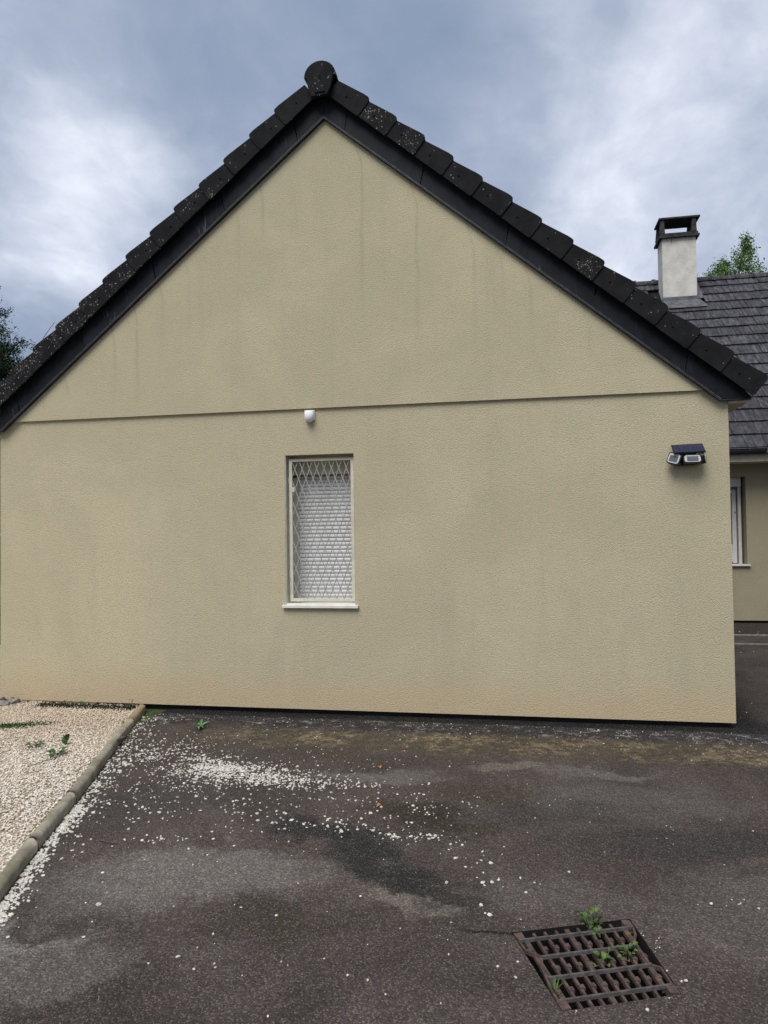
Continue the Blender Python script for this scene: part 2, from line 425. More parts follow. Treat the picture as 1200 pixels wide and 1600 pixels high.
def kerb_m(t, oc):
    n = t.noise(oc, 7, 6, .7)
    c = t.mix(t.rng(n, .3, .7), (0.19, 0.172, 0.132), (0.36, 0.325, 0.255))
    g = t.noise(t.vmath('ADD', oc, (5, 2, 1)), 3.3, 4, .6)
    c = t.mix(t.rng(g, .5, .68, 0, .6), c, (0.13, 0.135, 0.075))
    y = t.sep(oc)[1]
    c = t.mix(t.rng(y, 5.3, 6.0, 0, .6), c, (0.27, 0.20, 0.10))
    c = t.mix(t.rng(t.noise(oc, 60, 4, .7), .6, .72, 0, .7), c, (0.06, 0.055, 0.045))
    return c, t.bump(t.noise(oc, 45, 5, .7), .8, .006)


remat('kerb', 'weathered_kerb', kerb_m, rough=.95, spec=.1)


def leaf_m(a, b):
    def f(t, oc):
        g = t.new('ShaderNodeNewGeometry').outputs['Random Per Island']
        oi = t.new('ShaderNodeObjectInfo').outputs['Random']
        k = t.math('FRACT', t.math('ADD', g, oi))
        return (t.mix(k, a, b), None)
    return f


remat('leaf_weed', 'weed_leaf', leaf_m((0.032, 0.068, 0.014), (0.10, 0.165, 0.038)), rough=.55, spec=.3)
remat('leaf_dark', 'dark_weed_leaf', leaf_m((0.025, 0.065, 0.015), (0.06, 0.12, 0.03)), rough=.6, spec=.3)
remat('leaf_rosette', 'blue_green_leaf', leaf_m((0.05, 0.13, 0.045), (0.13, 0.24, 0.11)), rough=.5, spec=.3)
remat('moss', 'dark_moss', plain((0.020, 0.030, 0.014), .5, 40, .8, .01, 120), rough=.95)
remat('needles', 'dark_conifer_needles', leaf_m((0.010, 0.022, 0.010), (0.035, 0.062, 0.020)), rough=.7, spec=.2)
remat('foliage', 'light_green_foliage', leaf_m((0.055, 0.115, 0.024), (0.14, 0.235, 0.055)), rough=.6, spec=.25)


# ------------------------------------------------------------------ geometry helpers
def tag(o, label=None, cat=None, group=None, kind=None):
    if label: o['label'] = label
    if cat: o['category'] = cat
    if group: o['group'] = group
    if kind: o['kind'] = kind
    return o


def empty(name, loc, label, cat, group=None, rz=0.0):
    o = bpy.data.objects.new(name, None); C.objects.link(o)
    o.location = loc; o.rotation_euler = (0, 0, rz); o.empty_display_size = .1
    return tag(o, label, cat, group)


def world_of(o):
    l = Vector((0, 0, 0))
    while o is not None:
        l = l + Vector(o.location); o = o.parent
    return l


def mk(name, verts, faces, material, parent=None, smooth=False, keep=False):
    me = bpy.data.meshes.new(name)
    me.from_pydata([tuple(v) for v in verts], [], [tuple(q) for q in faces])
    me.validate(); me.update()
    if smooth:
        for p in me.polygons: p.use_smooth = True
    me.materials.append(M[material] if isinstance(material, str) else material)
    o = bpy.data.objects.new(name, me); C.objects.link(o)
    if parent is not None:
        o.parent = parent
        if not keep: o.location = -world_of(parent)      # verts were given in world coordinates
    return o


def mesh_of(name, bm, material, parent=None, smooth=False, keep=False):
    me = bpy.data.meshes.new(name); bm.normal_update(); bm.to_mesh(me); bm.free()
    if smooth:
        for p in me.polygons: p.use_smooth = True
    me.materials.append(M[material])
    o = bpy.data.objects.new(name, me); C.objects.link(o)
    if parent is not None:
        o.parent = parent
        if not keep: o.location = -world_of(parent)
    return o


def boxg(x0, x1, y0, y1, z0, z1):
    v = [(x0, y0, z0), (x1, y0, z0), (x1, y1, z0), (x0, y1, z0), (x0, y0, z1), (x1, y0, z1), (x1, y1, z1), (x0, y1, z1)]
    f = [(0, 3, 2, 1), (4, 5, 6, 7), (0, 1, 5, 4), (1, 2, 6, 5), (2, 3, 7, 6), (3, 0, 4, 7)]
    return v, f


def join(parts):
    V, F = [], []
    for v, f in parts:
        n = len(V); V += list(v); F += [tuple(i + n for i in q) for q in f]
    return V, F


def prismg(poly, y0, y1):
    """poly in (x, z), extruded along y; poly listed counter-clockwise seen from the front (-y)"""
    n = len(poly)
    v = [(x, y0, z) for x, z in poly] + [(x, y1, z) for x, z in poly]
    f = [tuple(range(n)), tuple(range(2 * n - 1, n - 1, -1))]
    f += [((i + 1) % n, i, i + n, (i + 1) % n + n) for i in range(n)]
    return v, f


def bevel_box(name, x0, x1, y0, y1, z0, z1, b, material, parent=None, seg=2):
    bm = bmesh.new()
    v, f = boxg(x0, x1, y0, y1, z0, z1)
    bv = [bm.verts.new(q) for q in v]
    for q in f: bm.faces.new([bv[i] for i in q])
    bmesh.ops.bevel(bm, geom=bm.edges[:] + bm.verts[:], offset=b, segments=seg, profile=.5, affect='EDGES')
    bmesh.ops.recalc_face_normals(bm, faces=bm.faces)
    return mesh_of(name, bm, material, parent)


def tubeg(pts, r, n=6, r2=None):
    V, F = [], []
    pts = [Vector(p) for p in pts]
    for i, p in enumerate(pts):
        d = (pts[min(i + 1, len(pts) - 1)] - pts[max(i - 1, 0)]).normalized()
        a = Vector((0, 0, 1)) if abs(d.z) < .9 else Vector((1, 0, 0))
        u = d.cross(a).normalized(); w = d.cross(u)
        rr = r if r2 is None else r + (r2 - r) * i / (len(pts) - 1)
        for k in range(n):
            an = 2 * PI * k / n
            V.append(p + (u * math.cos(an) + w * math.sin(an)) * rr)
    for i in range(len(pts) - 1):
        for k in range(n):
            F.append((i * n + k, i * n + (k + 1) % n, (i + 1) * n + (k + 1) % n, (i + 1) * n + k))
    F.append(tuple(range(n))[::-1]); F.append(tuple(range((len(pts) - 1) * n, len(pts) * n)))
    return V, F


def fast_mesh(name, verts, loops, nper, material, parent=None, smooth=False):
    """verts (N,3), loops flat index array, nper verts per face"""
    me = bpy.data.meshes.new(name)
    nf = len(loops) // nper
    me.vertices.add(len(verts)); me.vertices.foreach_set('co', np.asarray(verts, dtype=np.float32).ravel())
    me.loops.add(len(loops)); me.loops.foreach_set('vertex_index', np.asarray(loops, dtype=np.int32))
    me.polygons.add(nf)
    me.polygons.foreach_set('loop_start', np.arange(0, nf * nper, nper, dtype=np.int32))
    me.polygons.foreach_set('loop_total', np.full(nf, nper, dtype=np.int32))
    me.polygons.foreach_set('use_smooth', np.full(nf, smooth, dtype=bool))
    me.update(calc_edges=True)
    me.materials.append(M[material])
    o = bpy.data.objects.new(name, me); C.objects.link(o)
    if parent is not None:
        o.parent = parent; o.location = -world_of(parent)
    return o


GZ = -0.045     # level of the asphalt
WY = 6.287      # face of the near gable wall
AX = -1.665     # ridge axis of the near wing
SL = 0.824      # its roof slope

# ------------------------------------------------------------------ ground
hole = [(-0.062, 3.022), (0.425, 3.205), (0.530, 2.725), (0.112, 2.562)]     # opening of the drain, from back left clockwise


def ring(name, outer, inner, z, material):
    v = [(x, y, z) for x, y in outer] + [(x, y, z) for x, y in inner]
    f = [((i + 1) % 4, i, 4 + i, 4 + (i + 1) % 4) for i in range(4)]
    o = mk(name, v, f, material)
    if o.data.polygons[0].normal.z < 0: o.data.flip_normals()
    return o


tag(ring('ground', [(-400, 500), (400, 500), (400, -400), (-400, -400)], [(-1.0, 4.0), (1.4, 4.0), (1.4, 1.8), (-1.0, 1.8)], GZ - .012, 'grass'), kind='structure')
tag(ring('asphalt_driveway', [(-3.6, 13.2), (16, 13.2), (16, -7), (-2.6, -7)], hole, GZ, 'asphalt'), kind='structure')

# flat concrete strips in front of the far wall
far_strip = empty('concrete_edging', (6, 11.2, GZ), 'thin pale edging strips set across the asphalt before the far wall', 'edging')
for y0, y1 in ((10.69, 10.73), (11.55, 11.60)):
    mk('edging_strip', *boxg(1.9, 12, y0, y1, GZ - .02, GZ + .012), 'joint', far_strip)
tag(mk('planting_strip', *boxg(1.9, 12, 11.62, 12.98, GZ - .02, GZ + .006), 'soil'), kind='structure')

# ------------------------------------------------------------------ kerb and gravel bed
kp = [(-3.465, 6.22), (-3.15, 5.25), (-2.73, 4.04), (-2.545, 3.45), (-2.335, 2.86), (-2.06, 1.9), (-1.80, 0.7)]


def kerb_at(y):
    for (x0, y0), (x1, y1) in zip(kp, kp[1:]):
        if y >= y1: return x0 + (x1 - x0) * (y - y0) / (y1 - y0)
    return kp[-1][0]


kerb = empty('garden_kerb', (-2.7, 4.0, GZ), 'weathered round-topped kerb edging the beige gravel bed', 'kerb')
cuts = [6.215, 5.72, 4.05, 3.42, 2.2, .7]
for ya, yb in zip(cuts, cuts[1:]):
    prof = []
    for k in range(9):
        a = PI * k / 8
        prof.append((-.038 * math.cos(a), -.006 + .024 * math.sin(a)))
    prof = [(-.038, -.10)] + prof + [(.038, -.10)]
    V, F = [], []
    ns = 11
    jit = random.uniform(-.004, .004)
    for i in range(ns):
        y = ya - .006 + (yb - ya + .012) * i / (ns - 1)
        e = .96 if i in (0, ns - 1) else 1.0
        for k, (px, pz) in enumerate(prof):
            V.append((kerb_at(y) + px * e + jit + random.uniform(-.0025, .0025), y - px * .25, pz * (e if pz > 0 else 1) + jit + random.uniform(-.002, .002)))
    n = len(prof)
    for i in range(ns - 1):
        for k in range(n): F.append((i * n + k, i * n + (k + 1) % n, (i + 1) * n + (k + 1) % n, (i + 1) * n + k))
    F.append(tuple(range(n))); F.append(tuple(range((ns - 1) * n, ns * n))[::-1])
    o = mk('kerb_stone', V, F, 'kerb', kerb, smooth=True)

bed = [(x - .02, y) for x, y in kp] + [(-9, .7), (-9, 9.5), (-5.06, 9.5), (-5.06, 6.22)]
bv = [(x, y, -.016) for x, y in bed] + [(x, y, -.08) for x, y in bed]
nb = len(bed)
o = mk('gravel_bed', bv, [tuple(range(nb))[::-1]] + [(i, (i + 1) % nb, (i + 1) % nb + nb, i + nb) for i in range(nb)], 'sand')
if o.data.polygons[0].normal.z < 0: o.data.flip_normals()
tag(o, kind='structure')

# unit stone: low poly lump
t_ = (1 + 5 ** .5) / 2
ICO = np.array([(-1, t_, 0), (1, t_, 0), (-1, -t_, 0), (1, -t_, 0), (0, -1, t_), (0, 1, t_), (0, -1, -t_), (0, 1, -t_), (t_, 0, -1), (t_, 0, 1), (-t_, 0, -1), (-t_, 0, 1)]) / 1.902
ICF = np.array([(0, 11, 5), (0, 5, 1), (0, 1, 7), (0, 7, 10), (0, 10, 11), (1, 5, 9), (5, 11, 4), (11, 10, 2), (10, 7, 6), (7, 1, 8), (3, 9, 4), (3, 4, 2), (3, 2, 6), (3, 6, 8), (3, 8, 9), (4, 9, 5), (2, 4, 11), (6, 2, 10), (8, 6, 7), (9, 8, 1)])


def stones(name, P, rad, material, flat=.7):
    """P (N,3) centres"""
    n = len(P)
    jit = rng.uniform(.65, 1.25, (n, 12, 1))
    sc = rng.uniform(.7, 1.25, (n, 1, 3)) * rad[:, None, None]
    sc[:, :, 2] *= flat
    q = ICO[None] * jit * sc
    a = rng.uniform(0, 2 * PI, n); ca, sa = np.cos(a)[:, None], np.sin(a)[:, None]
    x = q[:, :, 0] * ca - q[:, :, 1] * sa; y = q[:, :, 0] * sa + q[:, :, 1] * ca
    V = np.stack([x, y, q[:, :, 2]], 2) + P[:, None, :]
    L = (ICF[None] + (np.arange(n) * 12)[:, None, None]).ravel()
    return fast_mesh(name, V.reshape(-1, 3), L, 3, material)


KX = np.array([k[0] for k in kp][::-1]); KY = np.array([k[1] for k in kp][::-1])


def kx(y): return np.interp(y, KY, KX)


n = 78000
py = rng.uniform(2.3, 6.32, n); px = kx(py) - .045 - rng.uniform(0, 1, n) ** 1.0 * 3.2
ok = (px > -5.9) & ((px > -5.04) | (py < 9))
px, py = px[ok], py[ok]
rad = rng.uniform(.0042, .0088, len(px))
hz = -.014 + .010 * np.sin(px * 3.1 + 1) * np.cos(py * 2.3) + rng.uniform(-.004, .006, len(px))
o = stones('gravel', np.stack([px, py, hz], 1), rad, 'gravel')
tag(o, 'beige and pale pink stone chippings filling the bed left of the kerb', 'gravel', kind='stuff')

# white chips scattered over the asphalt
pts = []


def ell(x, y, sx, sy, n, r0=.004, r1=.009, gauss=True, ang=0.0):
    g = rng.normal(0, .55, (n, 2)) if gauss else rng.uniform(-1, 1, (n, 2))
    ca, sa = math.cos(ang), math.sin(ang)
    u, v = g[:, 0] * sx, g[:, 1] * sy
    pts.append(np.stack([x + u * ca - v * sa, y + u * sa + v * ca, rng.uniform(r0, r1, n)], 1))


def alongkerb(y0, y1, w, n, r0=.005, r1=.010):
    y = rng.uniform(y0, y1, n); d = np.abs(rng.normal(0, .5, n)) * w
    pts.append(np.stack([kx(y) + .046 + d, y, rng.uniform(r0, r1, n)], 1))


alongkerb(2.6, 4.0, .075, 1500); alongkerb(3.7, 4.9, .16, 430); alongkerb(4.7, 6.0, .22, 420, .004, .009); alongkerb(2.6, 5.6, .4, 160)
ell(-2.68, 4.98, .16, .16, 260); ell(-2.5, 5.15, .3, .2, 120)
ell(-2.02, 4.70, .30, .17, 800); ell(-1.70, 4.62, .42, .13, 620); ell(-2.05, 4.80, .20, .08, 220); ell(-1.5, 4.52, .3, .06, 120); ell(-1.95, 4.80, .42, .12, 300); ell(-1.25, 4.60, .42, .09, 150)
ell(-2.30, 4.95, .18, .08, 110); ell(-2.35, 4.55, .45, .45, 330, .003, .008); ell(-2.55, 5.3, .35, .25, 160, .003, .007); ell(-1.9, 4.3, .6, .3, 130, .003, .008); ell(-2.15, 4.72, .30, .14, 160)
ell(-1.75, 4.7, .9, .42, 300, .003, .007)
ell(-1.55, 5.15, .9, .3, 90, .003, .006)
ell(-1.95, 3.63, .18, .05, 38, ang=.15); ell(-2.15, 4.0, .25, .35, 70)
ell(-1.62, 3.85, .12, .38, 46); ell(-1.45, 3.95, .25, .3, 36)
ell(-1.0, 3.98, .38, .10, 95); ell(-.85, 4.3, .5, .35, 130, .004, .009); ell(-.55, 3.86, .26, .06, 75); ell(-.45, 4.25, .3, .3, 60, .003, .007)
ell(-.2, 3.75, .25, .2, 22); ell(-.15, 3.4, .3, .3, 16, .005, .010); ell(.0, 3.25, .4, .25, 10, .006, .010)
ell(0.9, 3.38, .1, .05, 7, .005, .008); ell(-1.2, 2.75, .3, .25, 14, .005, .008); ell(-.6, 2.75, .6, .4, 14, .005, .008)
ell(0.0, 4.3, 2.6, 1.7, 260, .002, .0055, False); ell(.3, 3.5, 1.8, 1.5, 90, .003, .006, False)
for (x, y) in ((.16, 2.56), (.42, 2.69), (.46, 2.70), (.40, 2.62), (-.02, 2.98), (.0, 3.06), (.505, 2.84), (.55, 2.8), (.49, 2.95)):
    ell(x, y, .012, .012, 3, .003, .008)
for (x, y) in ((0.02, 2.86), (0.05, 2.76), (-0.02, 2.93), (.45, 3.1), (.5, 3.0)): ell(x, y, .02, .05, 10, .002, .005)
ell(-.9, 6.05, 2.6, .10, 420, .002, .0045, False); ell(-.4, 5.75, 2.3, .18, 260, .002, .005, False); ell(2.9, 8.4, 1.6, 2.2, 200, .002, .006, False)
ell(3.4, 11.8, .6, .2, 30, .006, .014, False)
P = np.concatenate(pts)
hx = np.array([h[0] for h in hole]); hy = np.array([h[1] for h in hole])


def in_hole(x, y, s=.0):
    r = np.ones(len(x), bool)
    for i in range(4):
        j = (i + 1) % 4
        r &= ((hx[j] - hx[i]) * (y - hy[i]) - (hy[j] - hy[i]) * (x - hx[i])) < s
    return r


clump = np.sin(P[:, 0] * 23 + 2 * np.sin(P[:, 1] * 17)) * np.sin(P[:, 1] * 31 + 2 * np.sin(P[:, 0] * 13))
ok = (rng.uniform(-1.6, .8, len(P)) < clump) & (~in_hole(P[:, 0], P[:, 1], .002)) & (P[:, 0] > kx(P[:, 1]) + .042) & ((P[:, 1] < 6.3) | (P[:, 0] > 1.75))
P = P[ok]
P[:, 2] = np.clip(P[:, 2] * np.exp(rng.normal(-.08, .30, len(P))), .0015, .0115)
Q = np.stack([P[:, 0], P[:, 1], GZ + P[:, 2] * .35], 1)
o = stones('scattered_chippings', Q, P[:, 2], 'pebble', .62)
tag(o, 'white stone chippings spilled from the bed across the dark asphalt', 'chippings', kind='stuff')

# ------------------------------------------------------------------ drain: pit and grate
ci = [(sum(h[0] for h in hole) / 4, sum(h[1] for h in hole) / 4)][0]
# rim of worn concrete sunk flush with the asphalt, and the dark pit below
grate = empty('drain_grate', (0.24, 2.87, GZ), 'rusty cast iron drain grate set in the asphalt with weeds growing through it', 'drain grate', rz=math.radians(21.3))
ginv = Matrix.Translation((0.24, 2.87, GZ)) @ Matrix.Rotation(math.radians(21.3), 4, 'Z')
gi = ginv.inverted()
hl = [gi @ Vector((x, y, GZ)) for x, y in hole]
top = [(p.x, p.y) for p in hl]
low = [(p.x * .97, p.y * .97) for p in hl]
V = [(x, y, 0.0) for x, y in top] + [(x, y, -.5) for x, y in low]
F = [(i, (i + 1) % 4, (i + 1) % 4 + 4, i + 4) for i in range(4)] + [(4, 5, 6, 7)]
mk('pit', V, F, 'pit', grate, keep=True)
def gq(u, v):
    """u across (0 left, 1 right), v from front (0) to back (1), inside the opening"""
    a = hl[3].lerp(hl[2], u); b = hl[0].lerp(hl[1], u)
    return a.lerp(b, v)


def rail(pts, w, z0=-.032, z1=-.002):
    V, F = [], []
    for i, (x, y) in enumerate(pts):
        V += [(x - w / 2, y, z0), (x + w / 2, y, z0), (x + w / 2, y, z1), (x - w / 2, y, z1)]
    for i in range(len(pts) - 1):
        a = i * 4
        for k in range(4): F.append((a + k, a + 4 + k, a + 4 + (k + 1) % 4, a + (k + 1) % 4))
    F.append((0, 1, 2, 3)); F.append(tuple(len(V) - 4 + k for k in (3, 2, 1, 0)))
    return V, F


def gbar(u0, v0, u1, v1, w, z0, z1):
    """straight bar between two places of the grate, w wide"""
    a, b = gq(u0, v0), gq(u1, v1)
    d = (b - a).normalized(); q = Vector((-d.y, d.x, 0)) * (w / 2)
    V = [(p.x, p.y, z) for z in (z0, z1) for p in (a - q, b - q, b + q, a + q)]
    return V, [(0, 3, 2, 1), (4, 5, 6, 7), (0, 1, 5, 4), (1, 2, 6, 5), (2, 3, 7, 6), (3, 0, 4, 7)]


rows = [.115, .375, .635, .885]
def gpart(name, geo): return mk(name, *geo, 'rust', grate, keep=True)
for u in (.045, .955):
    gpart('corner_pad', gbar(u, rows[3], u, .985, .034, -.030, .001)); gpart('corner_pad', gbar(u, .015, u, rows[0], .034, -.030, .001))
for pl_ in ([(.02, rows[3]), (.03, .76), (.11, .655), (.10, .60)], [(.10, .60), (.065, .50), (.05, rows[1])], [(.05, rows[1]), (.03, .25), (.03, rows[0])],
            [(.985, rows[3]), (.965, .78), (.91, .68), (.91, .60)], [(.91, .60), (.915, .42), (.93, rows[1])], [(.93, rows[1]), (.985, .33), (.985, rows[0])]):
    gpart('side_rail', join([gbar(a[0], a[1], b[0], b[1], .009, -.018, -.003) for a, b in zip(pl_, pl_[1:])]))
nbar = 9
for i in range(nbar + 1):
    u = .085 + (.915 - .085) * i / nbar
    edge_ = i in (0, nbar)
    wide = .019 if i in (0, 4, 9) else .0105
    gs = [gbar(u, rows[0] if edge_ else .012, u, rows[3] if edge_ else .988, wide, -.021 - .0007 * i, -.009)]
    for r0, r1 in zip(rows, rows[1:]):
        c0 = (r0 + r1) / 2 + random.uniform(-.006, .006)
        sgn = 1 if i in (0,) else -1
        gs.append(gbar(u + sgn * (-.031), c0, u + sgn * .010, c0, .021, -.018, -.0060))
    gpart('grate_bar', join(gs))
for k, r in enumerate(rows):
    a, b = ((.03, .975), (.065, .93), (.115, .905), (.02, .985))[k]
    mk('cross_bar', *gbar(a, r, b, r, .0090, -.011, .0015), 'rust_light', grate, keep=True)

# ------------------------------------------------------------------ near wing
wing = empty('gabled_house_wing', (AX, WY, GZ), 'beige rendered gable wing with black verge tiles and one shuttered window', 'house')
XL, XR = -5.005, 1.690
wx0, wx1, wz0, wz1 = -2.085, -1.443, 0.935, 2.287     # window opening
LZ = 2.705
D = 0.27          # reveal depth
BY = 12.9         # the wing runs back to the main house
g = []
# front skin with a hole (four rectangles), thick
g.append(boxg(XL, wx0, WY, WY + .3, 0, LZ)); g.append(boxg(wx1, XR, WY, WY + .3, 0, LZ))
g.append(boxg(wx0, wx1, WY, WY + .3, 0, wz0 - .03)); g.append(boxg(wx0, wx1, WY, WY + .3, wz1, LZ))
mk('lower_wall', *join(g), 'stucco', wing)
GYF = WY - .024
APZ = 5.42
gb = [(XL + .02, LZ - .002), (XR - .02, LZ - .002), (XR - .02, LZ + .02), (AX, APZ), (XL + .02, LZ + .02)]
mk('gable_wall', *prismg(gb, GYF, WY + .3), 'stucco', wing)
mk('side_wall', *boxg(XR - .3, XR, WY + .3, BY, 0, 2.66), 'stucco', wing)
mk('side_wall', *boxg(XL, XL + .3, WY + .3, BY, 0, 2.66), 'stucco', wing)
mk('plinth', *boxg(XL + .06, XR - .06, WY + .055, BY, GZ - .2, 0.0), 'plinth', wing)

# roof planes
def zr(x, off=0.0): return 5.326 - SL * abs(x - AX) + off
RT = .34          # roof top above the lower line of the barge boards, vertical
for s in (-1, 1):
    e = 3.46
    poly = [(AX, 5.326 + .18), (AX + s * e, zr(AX + s * e) + .18), (AX + s * e, zr(AX + s * e) + RT - .06), (AX, 5.326 + RT - .06)]
    if s > 0: poly = poly
    o = mk('roof_deck', *prismg(poly, WY - .03, BY + 2.5), 'tile', wing)
    o['lichen'] = .2
    # stepped tile courses on top
    V, F = [], []
    h = .243
    for k in range(14):
        xa, xb = k * h + .03, min((k + 1) * h + .03, 3.50)
        za = 5.326 + RT - .055 - SL * xa; zb = 5.326 + RT - .02 - SL * xb
        n0 = len(V)
        for yy in (WY - .10, BY + 2.5):
            V += [(AX + s * xa, yy, za), (AX + s * xb, yy, zb), (AX + s * xb, yy, zb - .035)]
        F += [(n0, n0 + 1, n0 + 4, n0 + 3), (n0 + 1, n0 + 2, n0 + 5, n0 + 4)]
    o = mk('roof_course', V, F, 'tile', wing); o['kind'] = 'stuff'; o['lichen'] = .4

BYF = WY - .055     # front of the barge boards
jr = [AX + .0015, -1.475, -0.796, -0.07, 0.638, 1.353]
jl = [AX - .0015, -1.911, -2.618, -3.313, -4.051, -4.753]
for s, J in ((1, jr), (-1, jl)):
    for i in range(len(J)):
        xa = J[i]
        last = i == len(J) - 1
        lift = .0055 * (i % 2)
        tilt = .045           # joints lean
        if not last:
            xb = J[i + 1] - s * .007
            ta = 0 if i == 0 else tilt
            poly = [(xa, zr(xa)), (xb, zr(xb)), (xb + s * tilt * 1.2, zr(xb + s * tilt * 1.2) + .30), (xa + s * ta * 1.2, zr(xa + s * ta * 1.2) + .30)]
        else:
            xe = AX + s * 3.285; xf = AX + s * 3.515
            poly = [(xa, zr(xa)), (xe, zr(xe)), (xf, zr(xe)), (xf, zr(xf) + .20), (xa + s * tilt, zr(xa + s * tilt) + .30)]
        if s < 0: poly = poly[::-1]
        mk('barge_board', *prismg(poly, BYF - lift, WY - .0255), 'slate', wing)
    # metal drip strip under the boards
    xe = AX + s * 3.287; xf = AX + s * 3.515
    poly = [(AX, 5.326 - .002), (xe, zr(xe) - .002), (xf, zr(xe) - .002), (xf, zr(xe) - .012), (xe - s * .006, zr(xe) - .012), (AX, 5.326 - .014)]
    if s < 0: poly = poly[::-1]
    mk('drip_edge', *prismg(poly, BYF - .008, WY - .0262), 'zinc', wing)
    poly = [(AX, 5.326 + .005), (xe, zr(xe) + .005), (xe, zr(xe) - .001), (AX, 5.326 - .001)]
    if s < 0: poly = poly[::-1]
    mk('drip_lip', *prismg(poly, BYF - .010, BYF - .0045), 'zinc_light', wing)
    # soffit
    xs0, xs1 = (XR + .001, AX + 3.50) if s > 0 else (AX - 3.50, XL - .001)
    mk('soffit', *boxg(xs0, xs1, WY - .025, BY, 2.585, 2.612), 'soffit', wing)

# verge tiles: an L of a top leaf and a side flap; one mesh per side, copied down the slope
FY = WY - .120
T = .3175
dirx, dirz = .771, -.637     # down the slope on the right side


def verge_mesh(s):
    # local 2D: a along the slope (down), b square to it; low end at a=T
    prof = [(-.02, -.172), (T + .014, -.178), (T + .024, -.166)]
    cx, cb, r = T + .004, .006, .030
    prof += [(T + .024, -.03)]
    for k in range(5):
        a = PI / 2 * k / 4
        prof.append((T - .004 + r * math.cos(a) - .004, -.020 + r * math.sin(a)))
    prof += [(T - .05, .010), (-.02, -.022)]
    P2 = [(s * (a * dirx + b * .637), a * dirz + b * .771) for a, b in prof]
    n = len(P2)
    # outward kick at the low end so that each flap overlaps the next
    yk = [FY - WY - .012 * max(0, a / T) for a, b in prof]
    V = [(x, y, z) for (x, z), y in zip(P2, yk)] + [(x, y + .018, z) for (x, z), y in zip(P2, yk)]
    F = [tuple(range(n)), tuple(range(2 * n - 1, n - 1, -1))] + [((i + 1) % n, i, i + n, (i + 1) % n + n) for i in range(n)]
    # top leaf running back over the roof
    m0 = len(V)
    q = [(-.02, -.022), (T - .01, .010), (T + .018, -.006), (T + .018, -.03), (-.02, -.045)]
    Q2 = [(s * (a * dirx + b * .637), a * dirz + b * .771) for a, b in q]
    k = len(Q2)
    V += [(x, FY - WY + .004, z) for x, z in Q2] + [(x, FY - WY + .30, z) for x, z in Q2]
    F += [tuple(m0 + i for i in range(k)), tuple(m0 + 2 * k - 1 - i for i in range(k))] + [(m0 + (i + 1) % k, m0 + i, m0 + i + k, m0 + (i + 1) % k + k) for i in range(k)]
    bm = bmesh.new()
    bv = [bm.verts.new(v) for v in V]
    for f in F: bm.faces.new([bv[i] for i in f])
    bmesh.ops.recalc_face_normals(bm, faces=bm.faces)
    me = bpy.data.meshes.new('verge_tile'); bm.to_mesh(me); bm.free(); me.materials.append(M['tile'])
    return me


def nail_mesh():
    bm = bmesh.new()
    bmesh.ops.create_uvsphere(bm, u_segments=8, v_segments=5, radius=.0085)
    me = bpy.data.meshes.new('nail'); bm.to_mesh(me); bm.free(); me.materials.append(M['tile'])
    for p in me.polygons: p.use_smooth = True
    return me


nm = nail_mesh()
wl = Vector(wing.location)
for s in (1, -1):
    me = verge_mesh(s)
    for k in range(14):
        # top low corner of tile k on the right: (-1.217+.243k, 5.378-.201k)
        a0 = k * .3152
        top_x = -1.226 + .2448 * k; top_z = 5.404 - .2025 * k
        ox = top_x - (T + .012) * dirx - (.008) * .637
        oz = top_z - (T + .012) * dirz - (.008) * .771
        if s < 0: ox = 2 * AX - ox - .004
        o = bpy.data.objects.new('verge_tile', me); C.objects.link(o); o.parent = wing
        jx, jz = random.uniform(-.004, .004), random.uniform(-.003, .003)
        o.location = Vector((ox + jx, WY - .0012 * (k % 3), oz + jz)) - wl
        o.rotation_euler = (0, random.uniform(-.012, .012), 0)
        o['lichen'] = (.02 + .22 * random.random() if s > 0 else min(1.15, .05 + .085 * k)) if not (s > 0 and k in (1, 2, 5, 8)) else .6
        if s > 0 and k > 10: o['lichen'] = .05
        nl = bpy.data.objects.new('nail', nm); C.objects.link(nl); nl.parent = o
        a, b = T * .45, -.095
        nl.location = (s * (a * dirx + b * .637), FY - WY - .008, a * dirz + b * .771)

# ridge: rounded cap with a flat shield at its end
V, F = [], []
nk = 15
prof = []
for k in range(nk):
    a = -.02 + (PI + .04) * k / (nk - 1)
    prof.append((AX - .005 + .145 * math.cos(a), 5.640 + .140 * math.sin(a)))
for R_, y in ((1.0, FY - .035), (1.0, FY + .05), (.97, FY + .06), (.97, BY + 2.5)):
    for (x, z) in prof: V.append((AX + (x - AX) * R_, y, 5.640 + (z - 5.640) * R_))
for (x, z) in prof: V.append((AX + (x - AX) * .86, FY - .035, 5.640 + (z - 5.640) * .86))
for (x, z) in prof: V.append((AX + (x - AX) * .86, FY + .05, 5.640 + (z - 5.640) * .86))
for i in range(3):
    for k in range(nk - 1): F.append((i * nk + k, i * nk + k + 1, (i + 1) * nk + k + 1, (i + 1) * nk + k))
for k in range(nk - 1):
    F.append((k + 1, k, 4 * nk + k, 4 * nk + k + 1)); F.append((4 * nk + k + 1, 4 * nk + k, 5 * nk + k, 5 * nk + k + 1))
o = mk('ridge_tile', V, F, 'tile', wing, smooth=False); o['lichen'] = .8
shield = [(-.078, 5.452), (.068, 5.458), (.094, 5.52), (.121, 5.62), (.117, 5.69), (.085, 5.735), (.035, 5.757), (-.03, 5.759), (-.085, 5.738), (-.119, 5.69), (-.123, 5.61), (-.102, 5.52)]
bm = bmesh.new()
v, f = prismg([(AX - .003 + x, z) for x, z in shield], FY - .055, FY - .020)
bv = [bm.verts.new(q) for q in v]
for q in f: bm.faces.new([bv[i] for i in q])
